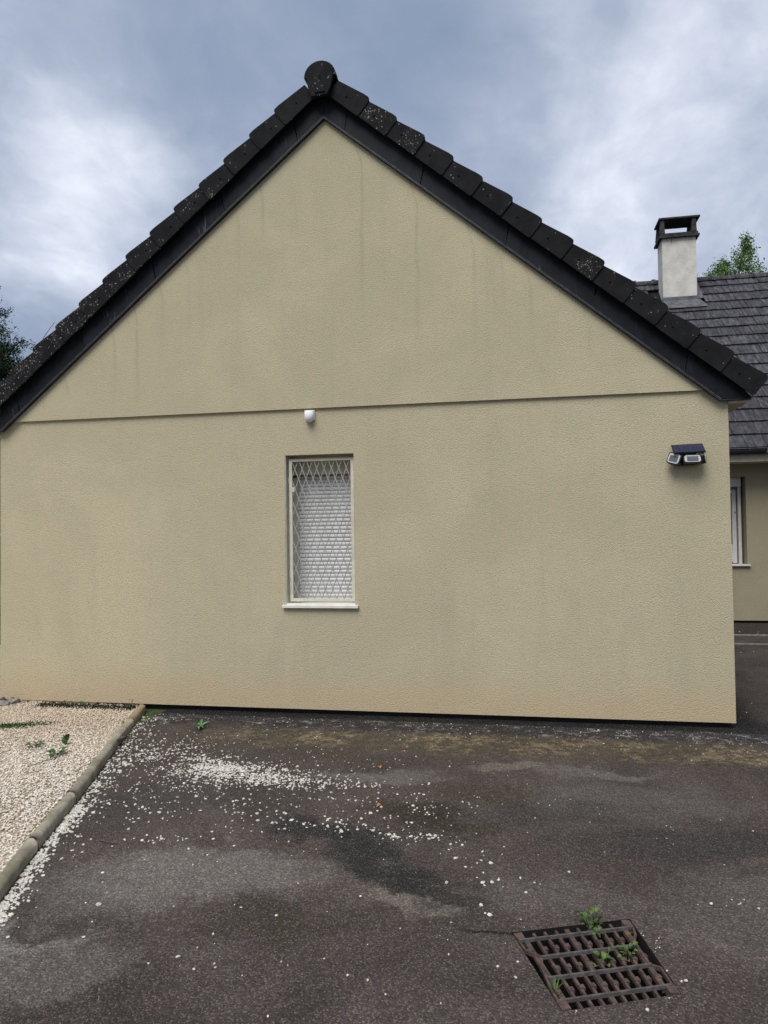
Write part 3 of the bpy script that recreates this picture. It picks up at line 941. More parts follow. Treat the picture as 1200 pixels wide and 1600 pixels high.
bmesh.ops.bevel(bm, geom=[e for e in bm.edges if e.calc_length() > .03 and abs(e.verts[0].co.y - e.verts[1].co.y) < .001], offset=.006, segments=2, profile=.5, affect='EDGES')
bmesh.ops.recalc_face_normals(bm, faces=bm.faces)
o = mesh_of('ridge_end', bm, 'tile', wing); o['lichen'] = .5
mk('ridge_lip', *boxg(AX - .045, AX + .045, FY - .064, FY - .050, 5.483, 5.491), 'tile', wing)
for (x, z) in ((0.0, 5.63), (0.0, 5.605)):
    nl = bpy.data.objects.new('nail', nm); C.objects.link(nl); nl.parent = wing
    nl.location = Vector((AX + x, FY - .057, z)) - wl

# window of the wing
win = mk('window', *join([boxg(wx0 + .002, wx0 + .055, WY + D - .05, WY + D + .02, wz0, wz1 - .19), boxg(wx1 - .055, wx1 - .002, WY + D - .05, WY + D + .02, wz0, wz1 - .19),
                          boxg(wx0 + .002, wx1 - .002, WY + D + .021, WY + D + .035, wz0, wz1)]), 'white_pvc', wing)
def wpart(name, geo, material, **k): return mk(name, *geo, material, win, **k)
wpart('shutter_box', boxg(wx0 + .003, wx1 - .003, WY + D - .09, WY + D - .052, wz1 - .165, wz1 - .001), 'cream_paint')
wpart('jamb_lining', boxg(wx0 + .0015, wx0 + .006, WY + .004, WY + D - .05, wz0, wz1 - .001), 'cream_paint')
wpart('box_lip', boxg(wx0 + .003, wx1 - .003, WY + D - .098, WY + D - .088, wz1 - .168, wz1 - .142), 'cream_paint')
# slats: each one a slightly curved strip
SP = .0368
ns = int((wz1 - .18 - wz0) / SP) + 1
me = bpy.data.meshes.new('shutter_slat')
V, F = [], []
xa, xb = wx0 + .050, wx1 - .050
pr = [(.001, 0.0), (-.004, .003), (-.0065, .012), (-.0065, .020), (-.0045, .029), (.000, .0325), (.007, .0345), (.007, .0368)]
for x in (xa, xb):
    for (y, z) in pr: V.append((x, y, z))
nn = len(pr)
F = [(i, nn + i, nn + i + 1, i + 1) for i in range(nn - 1)]
me.from_pydata(V, [], F); me.materials.append(M['slat'])
for p in me.polygons: p.use_smooth = True
for i in range(ns):
    o = bpy.data.objects.new('shutter_slat', me); C.objects.link(o); o.parent = win
    o.location = Vector((random.uniform(-.001, .001), WY + D - .012, wz0 + .008 + i * SP)) - world_of(win)
    o.rotation_euler = (random.uniform(-.02, .02), 0, 0)
wpart('shutter_gap', boxg(wx0 + .05, wx1 - .05, WY + D - .003, WY + D + .018, wz0 + .001, wz1 - .19), 'zinc')
wpart('shutter_stop', boxg(wx1 - .09, wx1 - .06, WY + D - .045, WY + D - .02, wz0 + .012, wz0 + .025), 'white_plastic')
wpart('shutter_stop', boxg(wx0 + .052, wx0 + .062, WY + D - .045, WY + D - .02, wz0 + .004, wz0 + .03), 'black_plastic')
# sill
bevel_box('sill', wx0 - .030, wx1 + .030, WY - .035, WY + .30, wz0 - .029, wz0 - .001, .004, 'grey_beige', win)
wpart('sill_rebate', boxg(wx0 + .002, wx1 - .002, WY + .0015, WY + .03, wz0 - .001, wz0 + .012), 'grey_beige')
# grille in the reveal
GY = WY + .045
gx0, gx1, gz0, gz1 = wx0 + .024, wx1 - .012, wz0 + .024, wz1 - .032
fw = .028
wpart('grille_frame', join([boxg(gx0, gx0 + fw, GY, GY + .025, gz0, gz1), boxg(gx1 - fw, gx1, GY, GY + .025, gz0, gz1),
                            boxg(gx0 + fw, gx1 - fw, GY, GY + .025, gz0, gz0 + fw), boxg(gx0 + fw, gx1 - fw, GY, GY + .025, gz1 - fw * .8, gz1)]), 'cream_paint')
for z in (gz0 + .22, gz1 - .22):
    wpart('grille_fixing', boxg(wx0 + .010, gx0, GY + .005, GY + .020, z, z + .05), 'shaded_grille_paint')
    wpart('grille_fixing', boxg(gx1, wx1 - .001, GY + .005, GY + .020, z, z + .05), 'shaded_grille_paint')
wpart('hinge', boxg(gx0 + fw + .001, gx0 + fw + .020, GY + .004, GY + .02, gz1 - .30, gz1 - .255), 'cream_paint')
ix0, ix1, iz0, iz1 = gx0 + fw, gx1 - fw, gz0 + fw, gz1 - fw * .8
P_, Q_ = .0690, .1815
sl_ = Q_ / P_
for s in (1, -1):
    n0 = -30
    for k in range(-30, 40):
        # z = iz1 - .073 + s*sl_*(x - (ix0+.028) - k*P_)
        xc, zc = ix0 + .026 + k * P_, iz1 - .068
        pts2 = []
        for x in (ix0, ix1):
            z = zc + s * sl_ * (x - xc)
            if iz0 <= z <= iz1: pts2.append((x, z))
        for z in (iz0, iz1):
            x = xc + (z - zc) / (s * sl_)
            if ix0 < x < ix1: pts2.append((x, z))
        if len(pts2) < 2: continue
        a, b = pts2[0], pts2[1]
        if math.hypot(a[0] - b[0], a[1] - b[1]) < .03: continue
        yy = GY + .010 + (.0025 if s > 0 else -.0025)
        wpart('grille_bar', tubeg([(a[0], yy, a[1]), (b[0], yy, b[1])], .0042, 5), 'shaded_grille_paint')

# ------------------------------------------------------------------ things on the wall
sen = empty('outdoor_sensor', (-1.838, WY, 2.63), 'small white dome-ended sensor fixed high on the beige wall above the window', 'sensor')
bm = bmesh.new()
prof = [(-.040, .052), (-.040, -.012)]
for k in range(1, 10):
    a = PI + PI * k / 10
    prof.append((.040 * math.cos(a), -.012 + .042 * math.sin(a)))
prof += [(.040, -.012), (.040, .052)]
rings = [(1.0, 0.0), (1.0, -.040), (.93, -.058), (.72, -.072), (.35, -.080)]
vs = []
for sc, y in rings:
    vs.append([bm.verts.new((x * sc, y, .01 + (z - .01) * sc)) for x, z in prof])
n = len(prof)
for r0, r1 in zip(vs, vs[1:]):
    for i in range(n): bm.faces.new((r0[i], r0[(i + 1) % n], r1[(i + 1) % n], r1[i]))
bm.faces.new(vs[-1]); bm.faces.new(vs[0][::-1])
bmesh.ops.recalc_face_normals(bm, faces=bm.faces)
o = mesh_of('housing', bm, 'white_plastic', sen, smooth=True, keep=True)
mk('back_plate', *boxg(-.043, .043, -.012, 0, -.030, .058), 'white_plastic', sen, keep=True)
mk('top_seam', *boxg(-.0405, .0405, -.044, -.0405, .030, .033), 'lead', sen, keep=True)

lamp = empty('solar_flood_light', (1.345, WY, 2.16), 'black solar wall light with tilted panel and three white lamp heads near the right corner', 'wall lamp')


def lpart(name, geo, material, rot=None, at=None, smooth=False, par=None):
    V, F = geo
    if rot is not None: V = [rot @ Vector(v) for v in V]
    if at is not None: V = [Vector(v) + Vector(at) for v in V]
    return mk(name, V, F, material, par or lamp, keep=True, smooth=smooth)


# solar panel: tilted up, top edge close to the wall
rp = Matrix.Rotation(math.radians(-52), 3, 'X') @ Matrix.Identity(3)
rp = Matrix.Rotation(math.radians(-1.5), 3, 'Y') @ Matrix.Rotation(math.radians(38), 3, 'X')
pw, ph = .120, .062
pa = (0.012, -.085, .060)
panel = lpart('solar_panel', boxg(-pw, pw, -ph, ph, -.006, .006), 'black_plastic', rp, pa)
M['lens'] = mat('frosted_lens', plain((0.50, 0.50, 0.51), .08, 30), .3)
M['cell'] = mat('blue_solar_cell', plain((0.016, 0.020, 0.055), .25, 30), .25, spec=.5)
for i in range(6):
    for j in range(2):
        x0 = -pw + .008 + i * (2 * pw - .016) / 6; x1 = x0 + (2 * pw - .016) / 6 - .0015
        y0 = -ph + .006 + j * (2 * ph - .012) / 2; y1 = y0 + (2 * ph - .012) / 2 - .0015
        lpart('solar_cell', boxg(x0, x1, y0, y1, .0055, .0075), 'cell', rp, (0, 0, 0), par=panel)
for ch in panel.children:
    for v in ch.data.vertices: v.co = v.co + Vector(pa)
bm = bmesh.new()
v, f = boxg(-.09, .09, -.06, 0.0, -.070, .03)
bv = [bm.verts.new(q) for q in v]
for q in f: bm.faces.new([bv[i] for i in q])
bmesh.ops.bevel(bm, geom=bm.edges[:], offset=.018, segments=3, profile=.5, affect='EDGES')
mesh_of('lamp_body', bm, 'black_plastic', lamp, keep=True)


def head(at, rz, rx, w, h, nm_, ry=0.0):
    R_ = Matrix.Rotation(rz, 3, 'Z') @ Matrix.Rotation(ry, 3, 'Y') @ Matrix.Rotation(rx, 3, 'X')
    bm = bmesh.new()
    v, f = boxg(-w, w, -.018, .018, -h, h)
    bv = [bm.verts.new(q) for q in v]
    for q in f: bm.faces.new([bv[i] for i in q])
    ed = [e for e in bm.edges if abs(e.verts[0].co.y - e.verts[1].co.y) > .01]
    bmesh.ops.bevel(bm, geom=ed, offset=.02, segments=4, profile=.5, affect='EDGES')
    bm.transform(Matrix.Translation(at) @ R_.to_4x4())
    hd = mesh_of('lamp_head', bm, 'black_plastic', lamp, keep=True)
    bm = bmesh.new()
    v, f = boxg(-w + .009, w - .009, -.024, -.017, -h + .009, h - .009)
    bv = [bm.verts.new(q) for q in v]
    for q in f: bm.faces.new([bv[i] for i in q])
    ed = [e for e in bm.edges if abs(e.verts[0].co.y - e.verts[1].co.y) > .005]
    bmesh.ops.bevel(bm, geom=ed, offset=.017, segments=4, profile=.5, affect='EDGES')
    bm.transform(Matrix.Translation(at) @ R_.to_4x4())
    mesh_of('lens', bm, 'lens', hd, keep=True)
    V, F = boxg(-w * .62, w * .62, -.0275, -.0255, -h * .55, h * .45)
    lpart('led_plate', ([R_ @ Vector(q) + Vector(at) for q in V], F), 'lead', par=hd)
    return hd


head((0.035, -.105, -.028), 0.0, math.radians(-14), .070, .038, 'centre')
head((-.090, -.082, -.020), math.radians(-38), math.radians(-12), .056, .048, 'left', math.radians(17))
head((.118, -.080, -.020), math.radians(82), math.radians(-8), .046, .042, 'right', math.radians(-10))
lpart('bracket', join([boxg(-.06, -.04, -.07, -.03, .0, .05), boxg(.05, .07, -.07, -.03, .0, .05)]), 'black_plastic')

# ------------------------------------------------------------------ main house behind
FWY = 13.0
house = empty('main_house', (5, FWY, GZ), 'main house behind the wing with grey tiled roof and white chimney', 'house')
k_, h_ = .956, .258
RZ0, RY0 = 2.815, 12.492      # lower edge of the first course
HX0, HX1 = -1.5, 13.0
fx0, fx1, fz0, fz1 = 2.55, 3.735, .935, 2.405
g = [boxg(HX0, fx0, FWY, FWY + .35, 0, 2.80), boxg(fx1, HX1, FWY, FWY + .35, 0, 2.80), boxg(fx0, fx1, FWY, FWY + .35, 0, fz0 - .03), boxg(fx0, fx1, FWY, FWY + .35, fz1, 2.80)]
mk('front_wall', *join(g), 'stucco_far', house)
mk('plinth', *boxg(HX0 + .05, HX1 - .05, FWY + .05, 21, GZ - .1, 0), 'plinth', house)
for x in (HX0, HX1 - .3):
    mk('gable_wall', *[(lambda vf: ([(x + (0 if i < len(vf) // 2 else .3), y, z) for i, (y, z) in enumerate(vf)], [tuple(range(5)), tuple(range(9, 4, -1))] + [((i + 1) % 5, i, i + 5, (i + 1) % 5 + 5) for i in range(5)]))([(FWY + .35, 0), (21, 0), (21, 2.8), (16.9, 6.75), (FWY + .35, 2.9)] * 2)][0], 'stucco_far', house)
mk('back_wall', *boxg(HX0 + .3, HX1 - .3, 20.7, 21, 0, 2.8), 'stucco_far', house)
# roof deck
RIY = RY0 + 17.05 * h_; RIZ = RZ0 + 17.05 * h_ * k_
V = [(HX0 - .2, RY0 + .03, RZ0 - .07), (HX1 + .2, RY0 + .03, RZ0 - .07), (HX1 + .2, RIY, RIZ - .06), (HX0 - .2, RIY, RIZ - .06), (HX1 + .2, 21.4, RZ0 - .07), (HX0 - .2, 21.4, RZ0 - .07)]
mk('roof_deck', V, [(0, 1, 2, 3), (3, 2, 4, 5)], 'tile', house)
# tiles
L = h_ * math.hypot(1, k_)
ang = math.atan(k_)
TW = .305
V, F = boxg(-TW / 2 + .003, TW / 2 - .003, 0, L + .06, -.030, 0.0)
rib = boxg(-TW / 2 + .002, -TW / 2 + .022, 0.001, L + .055, 0.0, .006)
tv, tf = join([(V, F), rib])
tme = bpy.data.meshes.new('roof_tile'); tme.from_pydata(tv, [], tf); tme.update(); tme.materials.append(M['tile_far'])
hloc = Vector(house.location)
rest = []
for r in range(17):
    y0 = RY0 + r * h_; z0 = RZ0 + r * h_ * k_ + .034
    off = (r % 2) * TW * .5
    x = -1.4 + off
    while x < HX1:
        inside = 2.35 + r * .0 < x < 6.3
        if 2.98 < x < 3.93 and 13.8 <= r + .5 < 16.2 and inside: x += TW; continue
        tilt = ang - .08 + random.uniform(-.010, .010)
        if inside:
            o = bpy.data.objects.new('roof_tile', tme); C.objects.link(o); o.parent = house
            o.location = Vector((x + random.uniform(-.003, .003), y0 + random.uniform(-.004, .004), z0 + random.uniform(-.003, .003))) - hloc
            o.rotation_euler = (tilt, 0, random.uniform(-.006, .006))
            o['lichen'] = .55 if random.random() < .3 else .2
        else:
            ca, sa = math.cos(tilt), math.sin(tilt)
            rest.append(([(x + a, y0 + b * ca - c * sa, z0 + b * sa + c * ca) for a, b, c in V], F))
        x += TW
o = mk('roof_tiles', *join(rest), 'tile_far', house); o['kind'] = 'stuff'; o['lichen'] = .3
# ridge tiles
rl = .41
x = HX0
while x < HX1:
    V, F = [], []
    nk = 8
    for (dx_, rr) in ((0, .118), (.07, .118), (.072, .098), (rl + .02, .092)):
        for kk in range(nk):
            a = -.15 + (PI + .3) * kk / (nk - 1)
            V.append((x + dx_, RIY + rr * math.cos(a), RIZ - .035 + rr * math.sin(a)))
    for i in range(3):
        for kk in range(nk - 1): F.append((i * nk + kk, (i + 1) * nk + kk, (i + 1) * nk + kk + 1, i * nk + kk + 1))
    o = mk('ridge_tile', V, F, 'tile_far', house, smooth=False); o['lichen'] = .9
    x += rl
# vent tile with a hooded opening
vx, r = 5.02, 3
vy, vz = RY0 + (r - .0) * h_, RZ0 + (r) * h_ * k_ + .04
V = [(vx - .12, vy - .03, vz + .09), (vx + .14, vy - .03, vz + .09), (vx + .14, vy + .24, vz + .24), (vx - .12, vy + .24, vz + .24), (vx - .12, vy - .03, vz + .07), (vx + .14, vy - .03, vz + .07)]
vent = mk('vent_tile', *join([(V, [(0, 1, 2, 3), (0, 4, 5, 1)]), boxg(vx - .12, vx - .09, vy, vy + .2, vz - .02, vz + .08), boxg(vx + .11, vx + .14, vy, vy + .2, vz - .02, vz + .08)]), 'tile_far', house)
# gutter, brackets, fascia
gut = []
V, F = [], []
nk = 9
for x in (HX0 - .2, HX1 + .2):
    for kk in range(nk):
        a = PI + PI * kk / (nk - 1)
        V.append((x, RY0 - .035 + .065 * math.cos(a), RZ0 - .005 + .085 * math.sin(a) * 1.0))
F = [(kk, kk + 1, nk + kk + 1, nk + kk) for kk in range(nk - 1)]
gm = mk('gutter', V, F, 'zinc', house)
mk('gutter_bead', *tubeg([(HX0 - .2, RY0 - .102, RZ0 - .002), (HX1 + .2, RY0 - .102, RZ0 - .002)], .009, 6), 'zinc_light', gm)
for x in (3.90, 4.255, 4.61, 5.0, 5.4, 5.8):
    mk('gutter_bracket', *join([boxg(x - .010, x + .010, RY0 - .118, RY0 - .108, RZ0 - .07, RZ0 - .0), boxg(x - .018, x - .008, RY0 - .114, RY0 - .10, RZ0 - .085, RZ0 - .062), boxg(x + .008, x + .018, RY0 - .114, RY0 - .10, RZ0 - .085, RZ0 - .062)]), 'lead', gm)
mk('fascia', *boxg(HX0 - .1, HX1 + .1, RY0 + .045, RY0 + .07, RZ0 - .20, RZ0 - .03), 'soffit', house)
mk('soffit', *boxg(HX0 - .1, HX1 + .1, RY0 + .07, FWY, RZ0 - .20, RZ0 - .18), 'soffit', house)
# window
fw_ = mk('window', *join([boxg(fx0, fx1, FWY + .30, FWY + .32, fz0, fz1), boxg(fx1 - .082, fx1 - .035, FWY + .16, FWY + .299, fz0, fz1 - .16), boxg(fx0 + .035, fx0 + .105, FWY + .16, FWY + .299, fz0, fz1 - .16)]), 'white_pvc', house)
mk('shutter_box', *boxg(fx0 + .002, fx1 - .035, FWY + .13, FWY + .298, fz1 - .16, fz1 - .001), 'white_pvc', fw_)
mk('box_trim', *boxg(fx0 + .002, fx1 - .106, FWY + .155, FWY + .279, fz1 - .19, fz1 - .161), 'lead', fw_)
mk('sash', *join([boxg(fx1 - .165, fx1 - .098, FWY + .215, FWY + .275, fz0 + .01, fz1 - .205), boxg(fx0 + .1, fx1 - .1651, FWY + .225, FWY + .275, fz0 + .03, fz0 + .33), boxg(fx0 + .1, fx1 - .1651, FWY + .215, FWY + .275, fz1 - .26, fz1 - .205)]), 'white_pvc', fw_)
mk('lower_panel', *boxg(fx0 + .16, fx1 - .19, FWY + .218, FWY + .2249, fz0 + .19, fz0 + .30), 'grey_beige', fw_)
mk('glass_pane', *boxg(fx0 + .12, fx1 - .166, FWY + .24, FWY + .25, fz0 + .331, fz1 - .261), 'glass_dark', fw_)
mk('weather_strip', *boxg(fx1 - .0979, fx1 - .0825, FWY + .24, FWY + .27, fz0 + .01, fz1 - .20), 'black_plastic', fw_)
mk('handle_screw', *boxg(fx1 - .122, fx1 - .112, FWY + .205, FWY + .2149, fz0 + .86, fz0 + .89), 'black_plastic', fw_)
bevel_box('sill', fx0 - .04, fx1 + .04, FWY - .05, FWY + .28, fz0 - .029, fz0 - .002, .006, 'white_pvc', fw_)
# little pot on the sill
V, F = [], []
pp = [(.0, .0), (.035, .0), (.046, .03), (.050, .075), (.036, .115), (.026, .13), (.034, .155), (.028, .155), (.018, .12), (0, .03)]
for i, (r_, z) in enumerate(pp):
    for kk in range(14):
        a = 2 * PI * kk / 14; V.append((r_ * math.cos(a), r_ * math.sin(a), z))
for i in range(len(pp) - 1):
    for kk in range(14): F.append((i * 14 + kk, i * 14 + (kk + 1) % 14, (i + 1) * 14 + (kk + 1) % 14, (i + 1) * 14 + kk))
o = mk('small_pot', V, F, 'pot', smooth=True)
o.location = (3.458, FWY + .04, fz0 - .001)
tag(o, 'small grey pot standing on the white sill of the far window', 'pot')
# chimney
ch = mk('chimney', *boxg(3.115, 3.80, 16.19, 16.68, 6.0, 7.734), 'brick_white', house)
mk('chimney_collar', *join([boxg(3.05, 3.865, 16.12, 16.75, 7.735, 7.78), boxg(3.075, 3.84, 16.145, 16.725, 7.781, 7.835)]), 'soot', ch)
for (x, y) in ((3.12, 16.19), (3.76, 16.19), (3.12, 16.62), (3.76, 16.62)):
    V = [(x - .055, y - .05, 7.836), (x + .055, y - .05, 7.836), (x + .055, y + .05, 7.836), (x - .055, y + .05, 7.836), (x - .03, y - .03, 8.135), (x + .04, y - .03, 8.135), (x + .04, y + .03, 8.135), (x - .03, y + .03, 8.135)]
    mk('cowl_foot', V, [(0, 3, 2, 1), (4, 5, 6, 7), (0, 1, 5, 4), (1, 2, 6, 5), (2, 3, 7, 6), (3, 0, 4, 7)], 'soot', ch)
mk('cowl_plate', *boxg(3.055, 3.885, 16.13, 16.70, 8.136, 8.17), 'soot', ch)
mk('apron_flashing', *[([(3.04, 15.93, 6.16), (3.95, 15.93, 6.16), (3.86, 16.185, 6.39), (3.08, 16.185, 6.39), (3.08, 16.183, 6.47), (3.84, 16.183, 6.47)], [(0, 1, 2, 3), (3, 2, 5, 4)])][0], 'lead', ch)
mk('side_flashing', [(3.802, 16.18, 6.40), (3.93, 16.18, 6.41), (3.93, 16.76, 6.96), (3.802, 16.76, 6.96)], [(0, 1, 2, 3)], 'lead', ch)


# ------------------------------------------------------------------ trees
def leaves(name, P, size, material, parent, droop=0.0):
    n = len(P)
    d = rng.normal(0, 1, (n, 3)); d[:, 2] -= droop; d /= np.linalg.norm(d, axis=1)[:, None]
    u = np.cross(d, rng.normal(0, 1, (n, 3))); u /= np.linalg.norm(u, axis=1)[:, None]
    s = (size * rng.uniform(.6, 1.35, n))[:, None]
    V = np.stack([P - d * s, P + u * s * .42, P + d * s, P - u * s * .42], 1).reshape(-1, 3)
    return fast_mesh(name, V, np.arange(4 * n), 4, material, parent)


# broadleaf tree behind the ridge
tb = empty('broadleaf_tree', (8.62, 31.0, GZ), 'light green leafy tree showing its top above the far roof ridge', 'tree')
TR = Vector((8.62, 31.0, GZ))
V, F = tubeg([TR + Vector(p) for p in ((0, 0, 0), (.1, 0, 3), (-.05, .1, 6), (.15, 0, 8.5), (.25, 0, 11.8))], .28, 8, .04)
mk('trunk', V, F, 'bark', tb, smooth=True)
br, P = [], []
lobes = [(-.75, 0, 10.25, .75, .80), (.45, .1, 10.65, .72, 1.10), (-.15, -.2, 10.0, .8, .6), (.55, 0, 11.95, .18, .32), (-1.0, .2, 9.5, .7, .7), (1.25, 0, 10.1, .5, .75), (0, .3, 8.3, 1.8, 1.5), (0, -.6, 6.6, 2.2, 1.6), (-.9, .4, 7.6, 1.3, 1.2), (1.2, -.2, 8.3, 1.3, 1.2), (-.35, 0, 11.0, .25, .35)]
for (lx, ly, lz, lr, lh) in lobes:
    lz += .95
    st = TR + Vector((0, 0, max(3.5, lz - 2.2)))
    br.append(tubeg([st, st.lerp(TR + Vector((lx, ly, lz)), .6) + Vector((0, 0, .1)), TR + Vector((lx, ly, lz + lh * .6))], .06, 5, .012))
    ncl = int(16 * lr * lh * 4) + 8
    for c in range(ncl):
        q = rng.normal(0, 1, 3); q /= np.linalg.norm(q); q *= rng.uniform(.25, 1.0) ** .6
        cc = np.array(TR) + np.array((lx, ly, lz)) + q * np.array((lr, lr, lh))
        P.append(cc + rng.normal(0, 1, (55, 3)) * rng.uniform(.07, .16))
mk('branches', *join(br), 'bark', tb)
leaves('crown', np.concatenate(P), .055, 'foliage', tb, .3)

# conifer at the left
tc = empty('conifer_tree', (-11.0, 12.2, GZ), 'dark green conifer standing behind the left end of the black verge', 'tree')
TC = Vector((-11.0, 12.2, GZ))
V, F = tubeg([TC, TC + Vector((0, 0, 5)), TC + Vector((.05, 0, 8.1))], .22, 8, .02)
mk('trunk', V, F, 'bark', tc, smooth=True)
br, P = [], []
for i in range(210):
    z = random.uniform(.7, 7.9)
    R0 = .25 + (8.2 - z) * .40 * random.uniform(.78, 1.12)
    a = random.uniform(0, 2 * PI)
    lift = random.uniform(.05, .35)
    base = TC + Vector((0, 0, z)); tip = base + Vector((math.cos(a) * R0, math.sin(a) * R0, R0 * lift * .6))
    br.append(tubeg([base, tip], .018, 4, .004))
    m_ = int(34 * R0) + 8
    for j in range(m_):
        tt = random.uniform(.25, 1.0)
        c = np.array(base.lerp(tip, tt)) + rng.normal(0, 1, 3) * .085
        P.append(c + rng.normal(0, 1, (30, 3)) * .05)
mk('branches', *join(br), 'bark', tc)
leaves('crown', np.concatenate(P), .024, 'needles', tc, -.5)


# ------------------------------------------------------------------ weeds
def leaf_mesh(name, length, width, material, fold=.25, seg=4):
    V, F = [], []
    for i in range(seg + 1):
        t = i / seg
        w = width * math.sin(PI * min(1, (t * .92 + .06))) ** .8
        z = length * (.18 * math.sin(t * PI) - .10 * t * t)
        V += [(-w / 2, t * length, z + fold * w), (0, t * length, z), (w / 2, t * length, z + fold * w)]
    for i in range(seg):
        a = i * 3
        F += [(a, a + 1, a + 4, a + 3), (a + 1, a + 2, a + 5, a + 4)]
    me = bpy.data.meshes.new(name); me.from_pydata(V, [], F); me.update(); me.materials.append(M[material])
    for p in me.polygons: p.use_smooth = True
    return me


L_round = leaf_mesh('leaf', .034, .026, 'leaf_weed')
L_dark = leaf_mesh('leaf', .05, .032, 'leaf_dark')
L_long = leaf_mesh('leaf', .085, .020, 'leaf_rosette')
L_grass = leaf_mesh('blade', .075, .007, 'leaf_weed', .1)
L_tiny = leaf_mesh('leaf', .022, .012, 'leaf_dark')
L_dk2 = leaf_mesh('leaf', .055, .014, 'leaf_dark')


def weed(loc, label, me, n, spread=.04, height=.03, tilt=(.2, .9), scale=(.7, 1.2), name='weed', stem=True, group=None):
    w = empty(name, loc, label, 'weed', group)
    for i in range(n):
        a = 2 * PI * (i + random.uniform(-.3, .3)) / n * (1 if n < 9 else 2.4)
        o = bpy.data.objects.new(me.name.split('.')[0], me); C.objects.link(o); o.parent = w
        r = random.uniform(0, spread)
        z = random.uniform(.1, 1) * height
        o.location = (r * math.sin(-a), r * math.cos(a), z)
        o.rotation_euler = (random.uniform(*tilt), random.uniform(-.4, .4), a)
        s = random.uniform(*scale); o.scale = (s, s, s)
        if stem and height > .02 and i % 2 == 0:
            p = Vector(o.location)
            mk('stem', *tubeg([(p.x * .2, p.y * .2, -.01), (p.x * .7, p.y * .7, p.z * .6), p], .0016, 4), 'leaf_weed', w, keep=True)
    return w


def gw(u, v, z):
    p = gq(u, v); return ginv @ Vector((p.x, p.y, z))


weed(gw(.66, .97, -.01), 'leafy green weed growing out of the back edge of the drain grate', L_round, 18, .045, .055, scale=(.5, .95))
weed(gw(.66, .86, -.02), 'small trailing weed just below the back edge weed in the grate', L_round, 9, .035, .02, scale=(.4, .7))
weed(gw(.58, .52, -.02), 'round-leaved weed in the middle slots of the grate', L_round, 7, .055, .03, scale=(.6, 1.0))
weed(gw(.79, .55, -.02), 'bushy weed in the slots toward the right of the grate', L_round, 14, .040, .035, scale=(.45, .8))
weed(gw(.06, .24, -.03), 'upright grassy tuft in the front left corner of the grate', L_grass, 12, .018, .015, (.6, 1.3), (.4, .8), stem=False)
weed((-2.655, 5.70, GZ), 'green leafy rosette on the asphalt close to the wall right of the kerb end', L_long, 15, .012, .012, (.15, .75), (.8, 1.2), stem=False, name='rosette_weed')
weed((-3.03, 5.70, GZ), 'low dark green sprawling weed between the kerb end and the rosette', L_dk2, 13, .16, .02, (0, .6), (.5, 1.0), stem=False)
weed((-3.33, 4.78, -.01), 'dark green three-lobed weed lying on the gravel, nearest to the kerb', L_dark, 10, .055, .02, (.0, .6), (.8, 1.3))
weed((-3.62, 4.93, -.01), 'low dark green weed on the gravel left of the upright leaf', L_dark, 9, .06, .02, (0, .5), (.7, 1.1))
weed((-3.43, 5.02, -.01), 'single upright dark leaf standing out of the gravel', L_dark, 3, .008, .03, (1.2, 1.5), (1.0, 1.5))
for (x, y, lb) in ((-4.03, 6.16, 'tiny dark seedling at the foot of the wall, farther left of the kerb end'), (-3.56, 6.19, 'tiny dark seedling at the wall foot touching the kerb end')):
    weed((x, y, -.02), lb, L_tiny, 10, .02, .07, (.3, 1.2), (.7, 1.3), name='seedling')
weed((-3.33, 5.66, -.02), 'small dark sprout at the joint on the outer side of the kerb', L_tiny, 7, .02, .03, (.2, 1.1), (.8, 1.3), name='seedling')

# dark moss and leaf litter on the gravel and along the foot of the wall
P = []
for i in range(1500): P.append((rng.normal(-4.25, .17), 0, 0))
P = np.array(P); P[:, 1] = 5.42 + (P[:, 0] + 4.25) * .35 + rng.normal(0, .035, len(P)); P[:, 2] = -.008 + np.abs(rng.normal(0, .010, len(P)))
tag(leaves('moss_patch', P, .010, 'leaf_dark', None), 'dark creeping moss patch on the gravel at the left edge', 'moss', kind='stuff')
P = np.stack([rng.uniform(-4.5, -3.5, 1800), 6.16 + rng.normal(0, .045, 1800), -.012 + np.abs(rng.normal(0, .008, 1800))], 1)
P = P[P[:, 1] < 6.32]
tag(leaves('leaf_litter', P, .011, 'moss', None), 'dark leaf litter on the gravel along the foot of the wall', 'litter', kind='stuff')

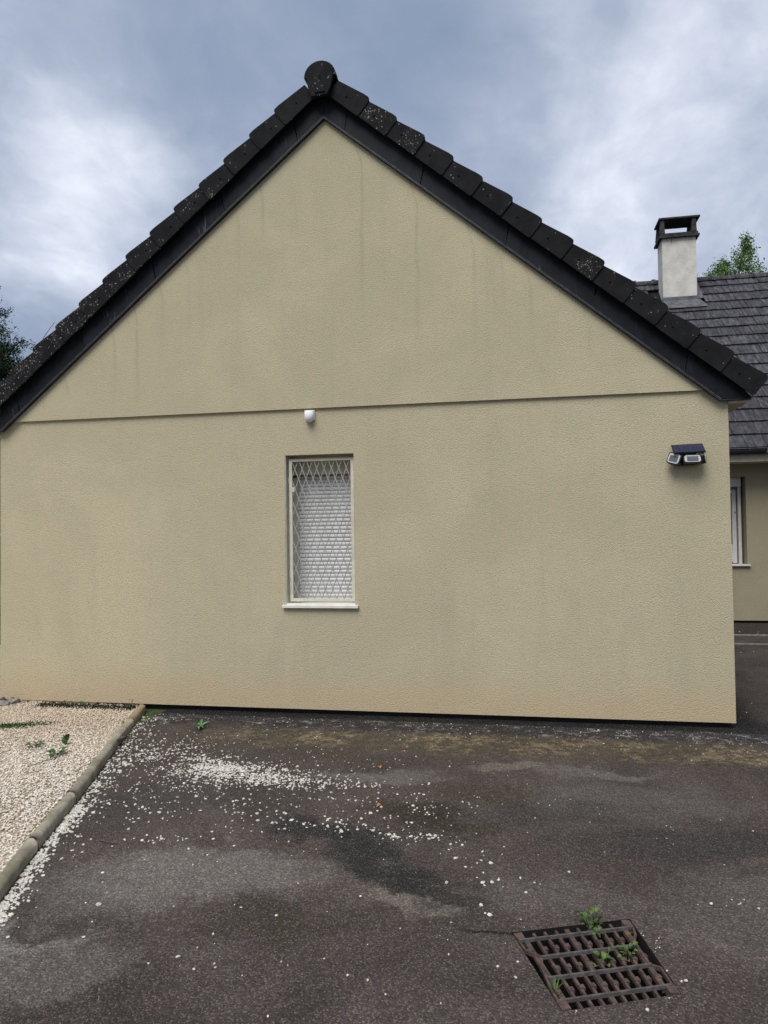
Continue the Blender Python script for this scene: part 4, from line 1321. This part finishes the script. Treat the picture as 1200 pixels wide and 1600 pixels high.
# fallen leaves and twigs
for (x, y, lb) in ((-.86, 4.24, 'orange dead leaf on the asphalt among the white chips'), (-.97, 4.92, 'yellowish dead leaf on the asphalt nearer to the wall')):
    me = leaf_mesh('dead_leaf', .045, .03, 'dead_leaf')
    o = bpy.data.objects.new('dead_leaf', me); C.objects.link(o)
    o.location = (x, y, GZ + .004); o.rotation_euler = (0, 0, random.uniform(0, 6))
    tag(o, lb, 'leaf')
def thing_mesh(name, geo, material, label, cat, kind=None):
    return tag(mk(name, *geo, material), label, cat, kind=kind)
thing_mesh('twig', tubeg([(-4.52, WY - .06, 3.42), (-4.485, WY - .06, 3.50), (-4.43, WY - .05, 3.58), (-4.37, WY - .05, 3.65)], .004, 5, .002), 'twig', 'bent dry twig sticking up from the left row of verge tiles', 'twig')
tw2 = empty('grass_tuft', (-4.26, WY - .05, 3.58), 'thin dry tuft growing between two left verge tiles', 'tuft')
for (dx_, dz_) in ((.06, .12), (-.03, .08), (.10, .17), (.0, .07)):
    mk('stalk', *tubeg([(-4.262, WY - .05, 3.585), (-4.262 + dx_ * .4, WY - .05, 3.59 + dz_ * .5), (-4.262 + dx_, WY - .05, 3.59 + dz_)], .0022, 4, .001), 'twig', tw2)
thing_mesh('twig', tubeg([(-3.37, 4.50, -.002), (-3.30, 4.66, .004), (-3.27, 4.80, .010)], .003, 5, .002), 'twig', 'thin dry stalk lying on the gravel below the weeds', 'twig')
thing_mesh('bark_scrap', rail([(-3.10, 5.10), (-3.08, 5.16), (-3.07, 5.23)], .03, -.012, .012), 'bark', 'brown scrap of bark against the gravel side of the kerb', 'bark scrap')
thing_mesh('twig', tubeg([(-2.24, 3.56, GZ + .006), (-2.17, 3.53, GZ + .012), (-2.12, 3.54, GZ + .006)], .0035, 5), 'twig', 'short dark twig on the chips beside the outer kerb', 'twig')

thing_mesh('footing_board', boxg(-4.86, -3.98, WY - .012, WY + .05, -.055, -.004), 'soil_board', 'weathered brown board set under the left end of the rendered wall', 'board')
# rubble at the left end of the wall
rub = empty('rubble_heap', (-4.98, 6.15, -.02), 'pale grey rubble stones heaped at the left corner of the wall', 'rubble')
for i in range(16):
    a = rng.uniform(-.22, .22); b = rng.uniform(-.12, .12); rr = rng.uniform(.025, .055)
    V = [tuple(ICO[k] * rr * np.array((1.25, 1, .7)) * rng.uniform(.7, 1.15) + np.array((-5.0 + a, 6.16 + b, .0 + rng.uniform(-.01, .02)))) for k in range(12)]
    mk('rubble_stone', V, [tuple(q) for q in ICF], 'joint', rub)

scene.render.engine = 'CYCLES'
